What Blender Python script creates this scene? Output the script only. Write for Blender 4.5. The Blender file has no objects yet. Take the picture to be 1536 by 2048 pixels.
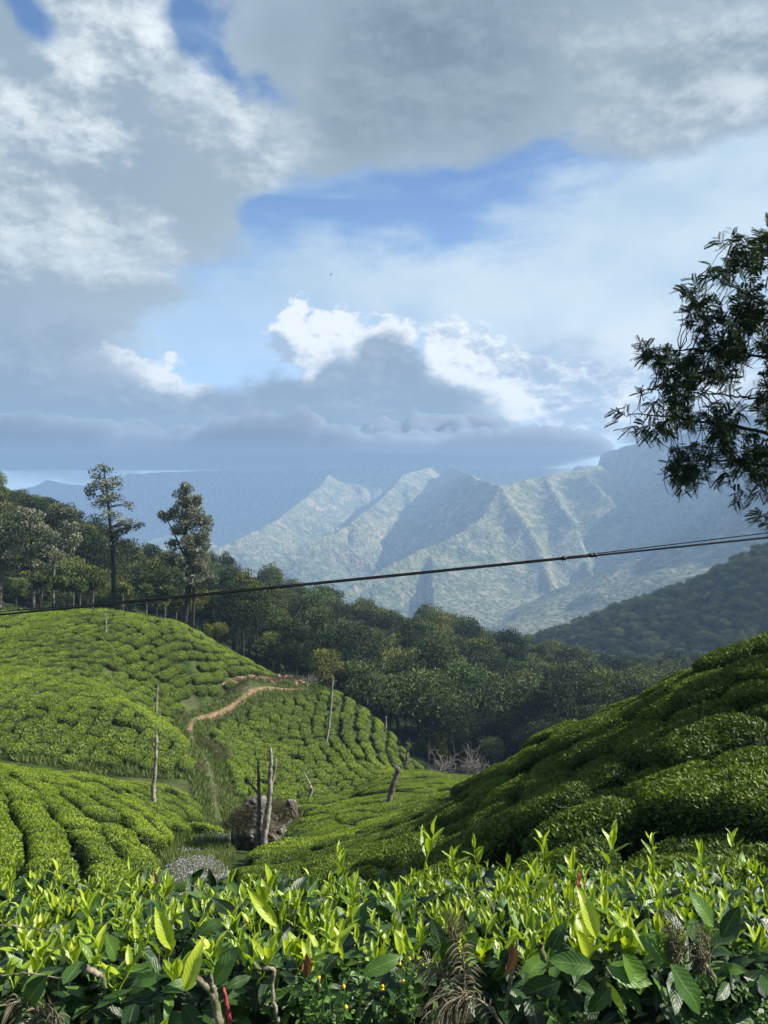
import bpy, math, random, time
import numpy as np
from mathutils import Vector, Matrix
T0=time.time(); HAZE=0.00021
sc=bpy.context.scene
R=math.radians
rng=np.random.default_rng(7)
random.seed(7)
F=1538.0            # focal length in photograph pixels; camera at the origin looking along +Y
def W(px,py,Y): return np.array([(px-768)/F*Y, Y, (1024-py)/F*Y])

# ------------------------------------------------------------------ camera, light, exposure
cam=bpy.data.cameras.new('camera'); co=bpy.data.objects.new('camera',cam); sc.collection.objects.link(co)
cam.sensor_fit='VERTICAL'; cam.sensor_height=24; cam.lens=24*F/2048
co.location=(0,0,0); co.rotation_euler=(R(90),0,0); cam.clip_start=0.05; cam.clip_end=40000
sc.camera=co
SUN_AZ,SUN_EL=R(93),R(36)      # clockwise from +Y
L=Vector((math.sin(SUN_AZ)*math.cos(SUN_EL),math.cos(SUN_AZ)*math.cos(SUN_EL),math.sin(SUN_EL)))
sd=bpy.data.lights.new('sun','SUN'); sd.energy=5.0; sd.angle=R(0.55); sd.color=(1.0,0.95,0.86)
so=bpy.data.objects.new('sun',sd); sc.collection.objects.link(so); so.rotation_euler=L.to_track_quat('Z','Y').to_euler()
sc.view_settings.view_transform='Standard'; sc.view_settings.look='None'; sc.view_settings.gamma=1
sc.view_settings.use_curve_mapping=False; sc.view_settings.exposure=1.05
sc.cycles.use_denoising=True; sc.cycles.denoiser='OPENIMAGEDENOISE'
sc.cycles.max_bounces=6; sc.cycles.diffuse_bounces=2; sc.cycles.glossy_bounces=1; sc.cycles.transmission_bounces=3
sc.cycles.volume_bounces=1; sc.cycles.transparent_max_bounces=8; sc.cycles.caustics_reflective=False; sc.cycles.caustics_refractive=False
sc.cycles.use_adaptive_sampling=True; sc.cycles.adaptive_threshold=0.02; sc.cycles.volume_max_steps=96

# ------------------------------------------------------------------ node helpers
class NT:
    def __init__(s,nt): s.nt=nt; nt.nodes.clear()
    def n(s,t,**k):
        o=s.nt.nodes.new(t)
        for a,b in k.items(): setattr(o,a,b)
        return o
    def put(s,sock,v):
        if isinstance(v,bpy.types.NodeSocket): s.nt.links.new(v,sock)
        elif v is not None:
            try: sock.default_value=v
            except Exception: sock.default_value=tuple(v)+(1,) if hasattr(v,'__len__') else v
    def m(s,op,a,b=None,c=None,clamp=False):
        o=s.n('ShaderNodeMath',operation=op,use_clamp=clamp); s.put(o.inputs[0],a)
        if b is not None: s.put(o.inputs[1],b)
        if c is not None: s.put(o.inputs[2],c)
        return o.outputs[0]
    def v(s,op,a,b=None,out=0):
        o=s.n('ShaderNodeVectorMath',operation=op); s.put(o.inputs[0],a)
        if b is not None: s.put(o.inputs[3 if op=='SCALE' else 1],b)
        return o.outputs[out]
    def ss(s,x,a,b,o0=0.0,o1=1.0):
        o=s.n('ShaderNodeMapRange',interpolation_type='SMOOTHSTEP'); s.put(o.inputs[0],x); s.put(o.inputs[1],a); s.put(o.inputs[2],b); s.put(o.inputs[3],o0); s.put(o.inputs[4],o1)
        return o.outputs[0]
    def mix(s,f,a,b,mode='MIX'):
        o=s.n('ShaderNodeMix',data_type='RGBA',blend_type=mode); s.put(o.inputs[0],f); s.put(o.inputs[6],a); s.put(o.inputs[7],b)
        return o.outputs[2]
    def noise(s,vec,scale,detail=4,rough=.55,color=False,dist=0):
        o=s.n('ShaderNodeTexNoise'); s.put(o.inputs['Vector'],vec); s.put(o.inputs['Scale'],scale); s.put(o.inputs['Detail'],detail); s.put(o.inputs['Roughness'],rough); s.put(o.inputs['Distortion'],dist)
        return o.outputs['Color' if color else 'Fac']
    def comb(s,x,y,z=0.0):
        o=s.n('ShaderNodeCombineXYZ'); s.put(o.inputs[0],x); s.put(o.inputs[1],y); s.put(o.inputs[2],z); return o.outputs[0]
    def sep(s,v):
        o=s.n('ShaderNodeSeparateXYZ'); s.put(o.inputs[0],v); return o.outputs
def c4(c): return tuple(c)+(1.0,) if len(c)==3 else tuple(c)
def lin(r,g,b):
    f=lambda v:(v/255/12.92) if v/255<.04045 else ((v/255+.055)/1.055)**2.4
    return (f(r),f(g),f(b),1.0)

# ------------------------------------------------------------------ sky
world=bpy.data.worlds.new('World'); sc.world=world; world.use_nodes=True
N=NT(world.node_tree)
tc=N.n('ShaderNodeTexCoord').outputs['Generated']
sky=N.n('ShaderNodeTexSky',sky_type='NISHITA',sun_disc=False,sun_elevation=SUN_EL,sun_rotation=SUN_AZ,altitude=1500,air_density=1.2,dust_density=0.6,ozone_density=2.5).outputs[0]
x_,y_,z_=N.sep(tc)[:3]
az=N.m('ARCTAN2',x_,y_); el=N.m('ARCSINE',z_)
P0=N.comb(N.m('MULTIPLY',az,15.38),N.m('MULTIPLY',el,15.38))
dirn=N.v('MULTIPLY',tc,(1.0,1.0,1.7))
w1=N.v('SUBTRACT',N.noise(dirn,4.5,6,.58,True),(.5,.5,.5))
w2=N.v('SUBTRACT',N.noise(N.v('ADD',dirn,(3.1,1.7,.4)),13,5,.6,True),(.5,.5,.5))
def warp(a,b): return N.v('ADD',P0,N.v('ADD',N.v('SCALE',w1,a),N.v('SCALE',w2,b)))
def pc(px,py):
    u=(px-768)/F; v=(1024-py)/F; a=math.atan(u); e=math.atan(v*math.cos(a)); return a*15.38,e*15.38
def field(P,blobs):
    acc=None
    for b in blobs:
        cx,cy=pc(b[0],b[1]); k=math.cos(math.atan((b[0]-768)/F))**2*.5+.5
        d=N.v('MULTIPLY',N.v('SUBTRACT',P,(cx,cy,0)),(100/b[2]/k,100/b[3]/k,0))
        g=N.m('SUBTRACT',1.0,N.v('LENGTH',d,out=1))
        g=N.m('MULTIPLY',g,(b[4] if len(b)>4 else 1.0)*min(b[2],b[3])/100)
        if acc is None: acc=g
        else:
            o=N.n('ShaderNodeMath',operation='SMOOTH_MAX'); N.put(o.inputs[0],acc); N.put(o.inputs[1],g); o.inputs[2].default_value=.35; acc=o.outputs[0]
    return acc
nL=N.noise(dirn,2.3,5,.6); nM=N.noise(N.v('ADD',dirn,(7,2,5)),6.0,6,.62); nF=N.noise(N.v('ADD',dirn,(1,9,5)),20.0,5,.65)
Ld=(L[0]*.022,L[1]*.022,L[2]*.05)
nM2=N.noise(N.v('ADD',N.v('ADD',dirn,(7,2,5)),Ld),6.0,6,.62); nF2=N.noise(N.v('ADD',N.v('ADD',dirn,(1,9,5)),(Ld[0]*.35,Ld[1]*.35,Ld[2]*.35)),20.0,5,.65)
emb=N.m('ADD',N.m('SUBTRACT',nM,nM2),N.m('MULTIPLY',N.m('SUBTRACT',nF,nF2),.5))
Ps=warp(1.6,.5); Ph=warp(1.1,.75); Pw=warp(2.4,1.2)
# outside the frame the same broken cloud cover goes on
off=N.v('LENGTH',N.v('MULTIPLY',N.v('SUBTRACT',P0,(0,1.5,0)),(1/11.0,1/11.5,0)),out=1)
outside=N.m('MULTIPLY',N.ss(off,.95,1.35),N.ss(nL,.40,.56))
# blue of the open sky, paler towards the horizon
col=N.mix(1.0,sky,(.56,.68,.80,1),'MULTIPLY')
pale=N.ss(el,.46,.05)
col=N.mix(N.m('MULTIPLY',pale,.42),col,lin(205,225,240)[:3] and (4.0,5.1,6.1,1))
K=5.0
def cc(r,g,b,k=1.0):
    c=lin(r,g,b); return (c[0]*K*k,c[1]*K*k,c[2]*K*k,1)
# high thin veil
dst=N.v('MULTIPLY',tc,(1.0,1.0,5.0))
streak=N.noise(N.v('ADD',dst,(2,0,3)),3.4,6,.6,dist=.6)
ci=field(Pw,[(900,590,520,90,1.6),(1400,430,380,170),(1250,640,420,120,1.4),(700,560,250,70,1.2),(1500,330,200,120),(300,640,120,50,.4)])
cim=N.ss(N.m('ADD',ci,N.m('MULTIPLY',N.m('SUBTRACT',streak,.5),1.9)),-.55,.75)
wisp=N.m('MULTIPLY',N.ss(streak,.48,.74),.36)
cim=N.m('MAXIMUM',cim,wisp)
col=N.mix(N.m('MULTIPLY',cim,.93),col,N.mix(N.ss(nM,.3,.7),cc(184,208,224),cc(214,230,238)))
# soft broken cloud at right above the peaks
f=field(Ph,[(1180,720,180,90),(1350,700,200,110),(1500,760,200,140),(1450,620,160,60)])
fm=N.ss(N.m('ADD',f,N.m('MULTIPLY',N.m('SUBTRACT',nF,.5),1.6)),-.1,.6)
col=N.mix(N.m('MULTIPLY',fm,.8),col,N.mix(N.ss(nM,.38,.62),cc(170,190,208),cc(226,235,240)))
# big upper clouds
A=[(130,140,330,200),(60,380,330,200),(330,330,260,190),(480,330,150,130),(250,60,180,110),(120,560,330,110,.8),(400,480,140,60),(40,700,300,130),
   (820,110,330,190),(700,240,190,140),(960,220,230,120),(560,90,130,120),(1150,120,330,120),(1400,120,330,150),(1500,220,140,70),(1000,-60,700,160),(250,-120,200,120),(-150,300,300,500)]
f=field(Ps,A)
fa=N.m('ADD',f,N.m('ADD',N.m('MULTIPLY',N.m('SUBTRACT',nM,.5),1.2),N.m('MULTIPLY',N.m('SUBTRACT',nF,.5),.55)))
am=N.m('MAXIMUM',N.ss(fa,.02,.42),N.m('MULTIPLY',outside,.96))
holes=field(Ps,[(390,70,55,60),(370,20,60,30),(545,175,75,26),(20,20,60,40),(700,410,220,80),(560,430,80,80),(900,400,200,60),(1100,330,160,50),(380,660,120,40)])
am=N.m('MULTIPLY',am,N.ss(N.m('ADD',holes,N.m('MULTIPLY',N.m('SUBTRACT',nM,.5),.5)),.28,-.02))
Bf=field(Ps,[(310,60,75,70,1.4),(410,150,40,60,1.8),(480,240,45,50,1.6),(150,120,110,70),(350,190,120,60,.8),(30,200,70,60),(230,30,100,40),(130,240,90,50,.7),(200,480,150,50,.8),(40,480,80,60),(560,310,60,60,.6),(1350,40,160,60,.5),(1450,180,120,60,.5)])
br=N.m('ADD',N.m('ADD',N.m('MULTIPLY',Bf,1.45),N.m('ADD',.38,N.m('MULTIPLY',emb,3.0))),N.m('ADD',N.m('MULTIPLY',N.m('SUBTRACT',nM,.5),1.9),N.m('MULTIPLY',N.m('SUBTRACT',nF,.5),.55)))
Df=field(Ps,[(880,130,300,170,1.0),(720,230,150,120,.8),(950,230,180,90,.8),(1350,100,300,120,.25)])
dk=N.ss(Df,-.6,1.1)
edge=N.ss(fa,1.1,.15)
ca=N.mix(N.ss(br,-.05,1.65),cc(150,168,182),cc(240,247,249))
ca=N.mix(dk,ca,N.mix(N.ss(emb,-.12,.14),cc(116,134,150),cc(140,157,170)))
ca=N.mix(N.m('MULTIPLY',edge,.30),ca,cc(186,202,218))
ca=N.mix(N.m('MULTIPLY',N.ss(nL,.42,.62),.30),ca,cc(172,188,190))
col=N.mix(am,col,ca)
# towering sunlit cumulus behind the low bank
f=field(Ph,[(575,640,38,46,2.2),(560,680,50,40,1.6),(620,680,60,60,1.5),(680,670,60,55,1.5),(720,690,60,60),(640,730,60,60,1.3),(780,680,90,50,1.7),(890,690,45,42,1.8),(945,690,42,40,1.8),(935,740,95,75,1.6),(1010,780,115,80,1.7),(1130,780,125,80,1.6),(1235,810,110,80,1.6),(1330,850,110,60),(240,710,70,38,1.2),(300,750,80,50,1.1),(360,790,60,50)])
fe=N.m('ADD',f,N.m('ADD',N.m('MULTIPLY',N.m('SUBTRACT',nF,.5),1.5),N.m('MULTIPLY',N.m('SUBTRACT',nM,.5),.6)))
em=N.ss(fe,.02,.30)
Sf=field(Ph,[(545,690,40,50,1.6),(590,740,60,50),(640,770,100,40),(1080,740,70,40,.8),(1180,760,80,60,.7),(1080,850,120,40,.7),(1300,800,70,50,.5)])
shd=N.ss(N.m('ADD',Sf,N.m('MULTIPLY',emb,-5.5)),-.55,.75)
ce=N.mix(shd,cc(247,250,251),cc(168,188,208))
col=N.mix(em,col,ce)
# low grey cloud bank over the mountains
D=[(60,760,260,120),(-60,860,320,120),(200,850,260,110),(420,850,300,90),(600,860,260,110),(780,760,85,105,1.5),(780,885,330,70,1.2),(700,800,120,90,1.2),(860,830,150,90,1.2),(960,880,170,70,1.2),(1100,905,110,52,1.2),(560,790,110,50),(330,800,80,50,.9),(100,690,140,70,.7)]
f=field(Ps,D)
fd=N.m('ADD',f,N.m('ADD',N.m('MULTIPLY',N.m('SUBTRACT',nF,.5),.9),N.m('MULTIPLY',N.m('SUBTRACT',nM,.5),.5)))
low=N.ss(el,R(-3),R(1.2))
dm=N.ss(fd,-.06,.40)
lit=N.ss(field(Ph,[(1090,890,150,70,1.3),(1000,820,60,50),(230,720,90,40,.7)]),-.35,.75)
cd=N.mix(N.ss(N.m('ADD',el,N.m('MULTIPLY',N.m('SUBTRACT',nL,.5),.08)),.05,.26),cc(118,137,153),cc(140,158,176))
cd=N.mix(N.m('MULTIPLY',N.ss(emb,-.02,.16),.35),cd,cc(180,193,205))
cd=N.mix(N.m('MULTIPLY',lit,.8),cd,cc(196,206,214))
col=N.mix(dm,col,cd)
# clouds stop at a pale horizon
below=N.ss(el,R(1.0),R(-1.5))
col=N.mix(below,col,cc(150,175,198))
bg=N.n('ShaderNodeBackground'); N.put(bg.inputs[0],col); bg.inputs[1].default_value=0.1
wo=N.n('ShaderNodeOutputWorld'); N.nt.links.new(bg.outputs[0],wo.inputs[0])
world.cycles.sampling_method='MANUAL'; world.cycles.sample_map_resolution=512

# ------------------------------------------------------------------ object helpers
def tag(o,label=None,cat=None,group=None,kind=None):
    if label: o['label']=label
    if cat: o['category']=cat
    if group: o['group']=group
    if kind: o['kind']=kind
    return o
def link(o,parent=None):
    sc.collection.objects.link(o)
    if parent is not None: o.parent=parent
    return o
def empty(name,loc=(0,0,0)):
    o=bpy.data.objects.new(name,None); o.location=loc; o.empty_display_size=.1; return link(o)
def mesh(name,V,Fc,mats,tint=None,uv=None,smooth=True,mi=None):
    """V (n,3); Fc (m,k) with k 3 or 4, or a list of such arrays"""
    V=np.asarray(V,np.float32)
    fl=Fc if isinstance(Fc,list) else [Fc]
    fl=[np.asarray(a,np.int32) for a in fl if len(a)]
    me=bpy.data.meshes.new(name)
    nl=sum(a.size for a in fl); nf=sum(len(a) for a in fl)
    me.vertices.add(len(V)); me.vertices.foreach_set('co',V.ravel())
    me.loops.add(nl); me.polygons.add(nf)
    me.loops.foreach_set('vertex_index',np.concatenate([a.ravel() for a in fl]))
    tot=np.concatenate([np.full(len(a),a.shape[1],np.int32) for a in fl]); st=np.r_[0,np.cumsum(tot)[:-1]].astype(np.int32)
    me.polygons.foreach_set('loop_start',st)
    me.polygons.foreach_set('use_smooth',np.full(nf,smooth))
    for m_ in (mats if isinstance(mats,(list,tuple)) else [mats]): me.materials.append(m_)
    if mi is not None: me.polygons.foreach_set('material_index',np.asarray(mi,np.int32))
    if tint is not None:
        a=me.attributes.new('tint','FLOAT','POINT'); a.data.foreach_set('value',np.asarray(tint,np.float32))
    if uv is not None:
        u=me.uv_layers.new(name='UVMap'); idx=np.concatenate([a.ravel() for a in fl]); u.data.foreach_set('uv',np.asarray(uv,np.float32)[idx].ravel())
    me.update(calc_edges=True); me.validate()
    return me
def obj(name,me,parent=None): return link(bpy.data.objects.new(name,me),parent)
def cat_(parts):
    """join (V,F,tint[,uv]) tuples"""
    Vs,Fs,Ts,o=[],{},[],0
    for p in parts:
        Vs.append(p[0]); Ts.append(np.broadcast_to(p[2],(len(p[0]),)))
        for a in (p[1] if isinstance(p[1],list) else [p[1]]):
            if len(a): Fs.setdefault(a.shape[1],[]).append(a+o)
        o+=len(p[0])
    return np.concatenate(Vs),[np.concatenate(v) for v in Fs.values()],np.concatenate(Ts)
def nrm(a): return a/(np.linalg.norm(a,axis=-1,keepdims=True)+1e-9)

# numpy value noise
_P=rng.permutation(4096); _G=rng.random(4096)*2-1
def vn(x,y,z=0.0,seed=0):
    x,y,z=np.broadcast_arrays(np.asarray(x,float),np.asarray(y,float),np.asarray(z,float))
    xi,yi,zi=np.floor(x).astype(int),np.floor(y).astype(int),np.floor(z).astype(int)
    fx,fy,fz=x-xi,y-yi,z-zi; s=lambda t:t*t*t*(t*(t*6-15)+10); fx,fy,fz=s(fx),s(fy),s(fz)
    def h(a,b,c): return _G[_P[(_P[(_P[(a+seed*57)&4095]+b)&4095]+c)&4095]]
    def l(a,b,t): return a+(b-a)*t
    return l(l(l(h(xi,yi,zi),h(xi+1,yi,zi),fx),l(h(xi,yi+1,zi),h(xi+1,yi+1,zi),fx),fy),
             l(l(h(xi,yi,zi+1),h(xi+1,yi,zi+1),fx),l(h(xi,yi+1,zi+1),h(xi+1,yi+1,zi+1),fx),fy),fz)
def fbm(x,y,z=0.0,o=5,g=.5,seed=0):
    r=0;a=1;t=0
    for i in range(o): r=r+a*vn(x*2.0**i+i*3.7,y*2.0**i+i*1.3,np.asarray(z)*2.0**i,seed+i); t+=a; a*=g
    return r/t
def ridged(x,y,o=5,g=.5,seed=0):
    r=0;a=1;t=0
    for i in range(o): r=r+a*(1-2*np.abs(vn(x*2.0**i+i*3.7,y*2.0**i+i*1.3,0,seed+i))); t+=a; a*=g
    return r/t

# leaves as folded diamonds: n leaves -> 4 verts (base,left,tip,right) 2 tris
def leaves(P,D,Nn,size,asp=.42,tint=.5,fold=.25):
    """P base points, D direction of the blade, Nn approx normal, size length"""
    D=nrm(D); S=nrm(np.cross(D,Nn)); U=np.cross(S,D)
    s=np.broadcast_to(np.asarray(size,float).reshape(-1,1),(len(P),1))
    m=P+D*s*.5
    V=np.stack([P, m+S*s*asp*.5+U*s*fold*asp*.5, P+D*s-U*s*.05, m-S*s*asp*.5+U*s*fold*asp*.5],1).reshape(-1,3)
    i=np.arange(len(P))[:,None]*4
    Fq=np.concatenate([i+np.array([[0,1,2]]),i+np.array([[0,2,3]])])
    t=np.repeat(np.broadcast_to(tint,(len(P),)),4)
    return V,Fq.astype(np.int32),t
def tube(pts,rad,n=6,tint=.5):
    pts=np.asarray(pts,float); rad=np.broadcast_to(np.asarray(rad,float),(len(pts),))
    d=np.gradient(pts,axis=0); d=nrm(d); a=nrm(np.cross(d,[.31,.17,.93] if abs(d[0][2])<.9 else [1,.2,0])); b=np.cross(d,a)
    th=np.arange(n)*2*math.pi/n
    V=(pts[:,None]+rad[:,None,None]*(np.cos(th)[None,:,None]*a[:,None]+np.sin(th)[None,:,None]*b[:,None])).reshape(-1,3)
    q=[]
    for i in range(len(pts)-1):
        for j in range(n): q.append((i*n+j,i*n+(j+1)%n,(i+1)*n+(j+1)%n,(i+1)*n+j))
    V=np.r_[V,pts[-1:]+d[-1:]*rad[-1]]; e=len(V)-1; k=(len(pts)-1)*n
    return V,[np.array(q,np.int32),np.array([(k+j,k+(j+1)%n,e) for j in range(n)],np.int32)],tint
def wobble(p0,p1,n,amp,sag=0):
    p0,p1=np.asarray(p0,float),np.asarray(p1,float); t=np.linspace(0,1,n)[:,None]
    w=rng.normal(size=(n,3))*amp; w[0]=0; w[-1]*=.3
    return p0+(p1-p0)*t+w*np.sin(t*math.pi)**.5+np.array([0,0,-1.])*sag*np.sin(t*math.pi)

# ------------------------------------------------------------------ materials
def mat(name):
    m_=bpy.data.materials.new(name); m_.use_nodes=True; return m_,NT(m_.node_tree)
def leafmat(name,dark,mid,light,trans=.3,rough=.5,objr=.25,spec=.35,big=None,uvein=False):
    m_,n=mat(name)
    at=n.n('ShaderNodeAttribute',attribute_name='tint').outputs['Fac']
    oi=n.n('ShaderNodeObjectInfo').outputs['Random']
    t=n.m('ADD',at,n.m('MULTIPLY',n.m('SUBTRACT',oi,.5),objr))
    geo=n.n('ShaderNodeNewGeometry')
    if big:
        t=n.m('ADD',t,n.m('MULTIPLY',n.m('SUBTRACT',n.noise(geo.outputs['Position'],big[0],3,.5),.5),big[1]))
    cr=n.n('ShaderNodeValToRGB'); n.put(cr.inputs[0],t)
    e=cr.color_ramp.elements; e[0].color=c4(dark); e[0].position=.1; e[1].color=c4(light); e[1].position=.92
    k=e.new(.5); k.color=c4(mid)
    col=cr.outputs[0]; bump=None
    if name=='forest_leaf':
        hv=n.m('FRACT',n.m('MULTIPLY',oi,7.31)); col=n.mix(n.ss(hv,.55,.95),col,n.mix(1.0,col,(1.45,1.15,.8,1),'MULTIPLY')); col=n.mix(n.ss(hv,.25,.0),col,n.mix(1.0,col,(.75,1.0,.95,1),'MULTIPLY'))
    if uvein:
        uv=n.n('ShaderNodeUVMap').outputs[0]; sx,sy,_=n.sep(uv)[:3]
        a=n.m('ABSOLUTE',n.m('SUBTRACT',sx,.5))
        mid_=n.ss(a,.045,.012)
        ph=n.m('ADD',n.m('ADD',n.m('MULTIPLY',sy,52.0),n.m('MULTIPLY',a,-30.0)),n.m('MULTIPLY',n.noise(geo.outputs['Position'],45,2,.5),7.0))
        lat=n.m('MULTIPLY',n.ss(n.m('SINE',ph),.80,.98),n.ss(a,.5,.30))
        ve=n.m('MAXIMUM',mid_,n.m('MULTIPLY',lat,.25))
        col=n.mix(n.m('MULTIPLY',ve,.45),col,n.mix(.5,col,(.42,.52,.12,1)))
        nz=n.noise(geo.outputs['Position'],60,3,.6)
        col=n.mix(n.m('MULTIPLY',n.ss(nz,.55,.75),.35),col,n.mix(.6,col,c4(dark)))
        b=n.n('ShaderNodeBump'); b.inputs['Strength'].default_value=.22; b.inputs['Distance'].default_value=.0008
        n.put(b.inputs['Height'],n.m('SUBTRACT',n.m('SINE',ph),n.m('MULTIPLY',ve,2.0))); bump=b.outputs[0]
    p=n.n('ShaderNodeBsdfPrincipled'); n.put(p.inputs['Base Color'],col); n.put(p.inputs['Roughness'],rough); n.put(p.inputs['Specular IOR Level'],spec)
    tr=n.n('ShaderNodeBsdfTranslucent'); n.put(tr.inputs[0],n.mix(.8,col,n.mix(1.0,col,(1.25,1.3,.55,1),'MULTIPLY')))
    if bump: n.put(p.inputs['Normal'],bump)
    mx=n.n('ShaderNodeMixShader'); mx.inputs[0].default_value=trans; n.put(mx.inputs[1],p.outputs[0]); n.put(mx.inputs[2],tr.outputs[0])
    o=n.n('ShaderNodeOutputMaterial'); n.put(o.inputs[0],mx.outputs[0]); return m_
def rockmat(name,c0,c1,scale,detail=8,rough=.9,bump=.3,bdist=.05,c2=None,s2=None,crack=False):
    m_,n=mat(name); pos=n.n('ShaderNodeNewGeometry').outputs['Position']
    a=n.noise(pos,scale,detail,.65); col=n.mix(n.ss(a,.35,.65),c4(c0),c4(c1))
    if c2: col=n.mix(n.ss(n.noise(n.v('ADD',pos,(9,3,1)),s2 or scale*.3,5,.6),.5,.62),col,c4(c2))
    b=n.n('ShaderNodeBump'); b.inputs['Strength'].default_value=bump; b.inputs['Distance'].default_value=bdist; n.put(b.inputs['Height'],a)
    p=n.n('ShaderNodeBsdfPrincipled'); n.put(p.inputs['Base Color'],col); n.put(p.inputs['Roughness'],rough); n.put(p.inputs['Normal'],b.outputs[0]); n.put(p.inputs['Specular IOR Level'],.2)
    o=n.n('ShaderNodeOutputMaterial'); n.put(o.inputs[0],p.outputs[0]); return m_
M={}
M['tea']=leafmat('tea_leaf',(.022,.048,.005),(.128,.198,.010),(.300,.375,.018),trans=.22,rough=.45,objr=.22,big=(.11,.5))
M['tea_shaded']=leafmat('tea_leaf_shaded',(.010,.026,.005),(.070,.118,.011),(.215,.280,.026),trans=.24,rough=.5,objr=.2,spec=.3,big=(.35,.5))  # same tea leaf, with the slope's shade put into its colours
M['core']=rockmat('tea_core_shade',(.008,.014,.005),(.020,.026,.010),9,4,bump=.5)  # near-black fill in place of the shade behind the leaves
M['forest']=leafmat('forest_leaf',(.009,.018,.006),(.042,.066,.019),(.130,.155,.045),trans=.12,rough=.6,objr=.75,spec=.15)
M['oak']=leafmat('silver_oak_leaf',(.04,.05,.03),(.12,.13,.08),(.32,.31,.23),trans=.2,rough=.6,objr=.1,spec=.3)
M['acacia']=leafmat('acacia_leaf',(.012,.024,.008),(.036,.058,.018),(.095,.120,.032),trans=.22,rough=.5,objr=.0,spec=.2)
M['young']=leafmat('young_tea_leaf',(.11,.19,.013),(.28,.38,.020),(.50,.57,.045),trans=.38,rough=.32,objr=.30,spec=.5,uvein=True)
M['mature']=leafmat('mature_tea_leaf',(.010,.030,.008),(.035,.085,.015),(.10,.19,.028),trans=.2,rough=.40,objr=.30,spec=.4,uvein=True)
M['weed']=leafmat('weed_leaf',(.02,.05,.01),(.06,.13,.02),(.16,.28,.05),trans=.3)
M['grass']=leafmat('grass_blade',(.035,.065,.012),(.10,.15,.03),(.26,.26,.10),trans=.3,big=(.25,.6))
M['dry']=leafmat('dry_grass',(.05,.042,.022),(.14,.12,.07),(.30,.26,.17),trans=.3,rough=.8)
M['scrub']=leafmat('scrub_twigs',(.035,.035,.018),(.095,.085,.045),(.17,.155,.08),trans=.2,rough=.8,big=(.5,.5))
M['flower']=leafmat('flower_petal',(.18,.20,.16),(.40,.37,.44),(.66,.60,.70),trans=.35,rough=.7)
M['bark']=rockmat('bark',(.045,.040,.032),(.16,.145,.12),3.0,6,bump=.8,bdist=.03)
M['bark_pale']=rockmat('pale_bark',(.12,.105,.085),(.34,.31,.26),5.0,7,bump=.7,bdist=.02,c2=(.10,.10,.07),s2=2.0)
M['bark_dark']=rockmat('dark_bark',(.015,.013,.011),(.045,.04,.033),5,6,bump=.5,bdist=.02)
M['twig']=rockmat('mossy_twig',(.10,.085,.055),(.28,.24,.17),60,5,bump=.8,bdist=.003,c2=(.10,.11,.04),s2=40)
M['twig_shaded']=rockmat('shaded_twig',(.02,.016,.011),(.06,.05,.035),60,4,bump=.6,bdist=.003)  # inner twigs, coloured darker to carry the gloom inside the hedge
M['red']=rockmat('red_stem',(.20,.03,.03),(.32,.07,.05),60,3,rough=.5)
M['brown_leaf']=leafmat('dead_leaf',(.06,.025,.012),(.17,.075,.035),(.30,.15,.08),trans=.2,rough=.7)
M['rock']=rockmat('boulder_rock',(.030,.026,.020),(.125,.108,.085),2.2,10,bump=.9,bdist=.14,c2=(.25,.235,.205),s2=1.3)
M['earth']=rockmat('cut_earth',(.20,.115,.065),(.46,.31,.20),1.3,9,bump=.8,bdist=.15,c2=(.13,.10,.06),s2=.55)
M['road']=rockmat('dirt_road',(.12,.08,.042),(.24,.16,.09),1.8,8,bump=.3,bdist=.04,c2=(.10,.12,.04),s2=.45)
M['cable']=rockmat('cable_rubber',(.010,.010,.011),(.022,.022,.024),20,2,rough=.5,bump=.1,bdist=.001)
def groundmat():
    m_,n=mat('hill_ground'); pos=n.n('ShaderNodeNewGeometry').outputs['Position']; y=n.sep(pos)[1]
    a=n.noise(pos,.5,8,.7); b=n.noise(n.v('ADD',pos,(5,5,5)),.12,5,.6)
    g=n.mix(n.ss(a,.35,.65),(.018,.032,.009,1),(.060,.085,.022,1)); g=n.mix(n.m('MULTIPLY',n.ss(b,.52,.62),.5),g,(.10,.095,.045,1))  # green darkened for the shade between the tea rows
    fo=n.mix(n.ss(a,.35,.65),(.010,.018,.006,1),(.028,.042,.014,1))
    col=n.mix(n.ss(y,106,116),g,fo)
    bp=n.n('ShaderNodeBump'); bp.inputs['Strength'].default_value=.7; bp.inputs['Distance'].default_value=.25; n.put(bp.inputs['Height'],n.noise(pos,3,8,.7))
    p=n.n('ShaderNodeBsdfPrincipled'); n.put(p.inputs['Base Color'],col); p.inputs['Roughness'].default_value=.95; p.inputs['Specular IOR Level'].default_value=.1; n.put(p.inputs['Normal'],bp.outputs[0])
    o=n.n('ShaderNodeOutputMaterial'); n.put(o.inputs[0],p.outputs[0]); return m_
M['ground']=groundmat()
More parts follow.
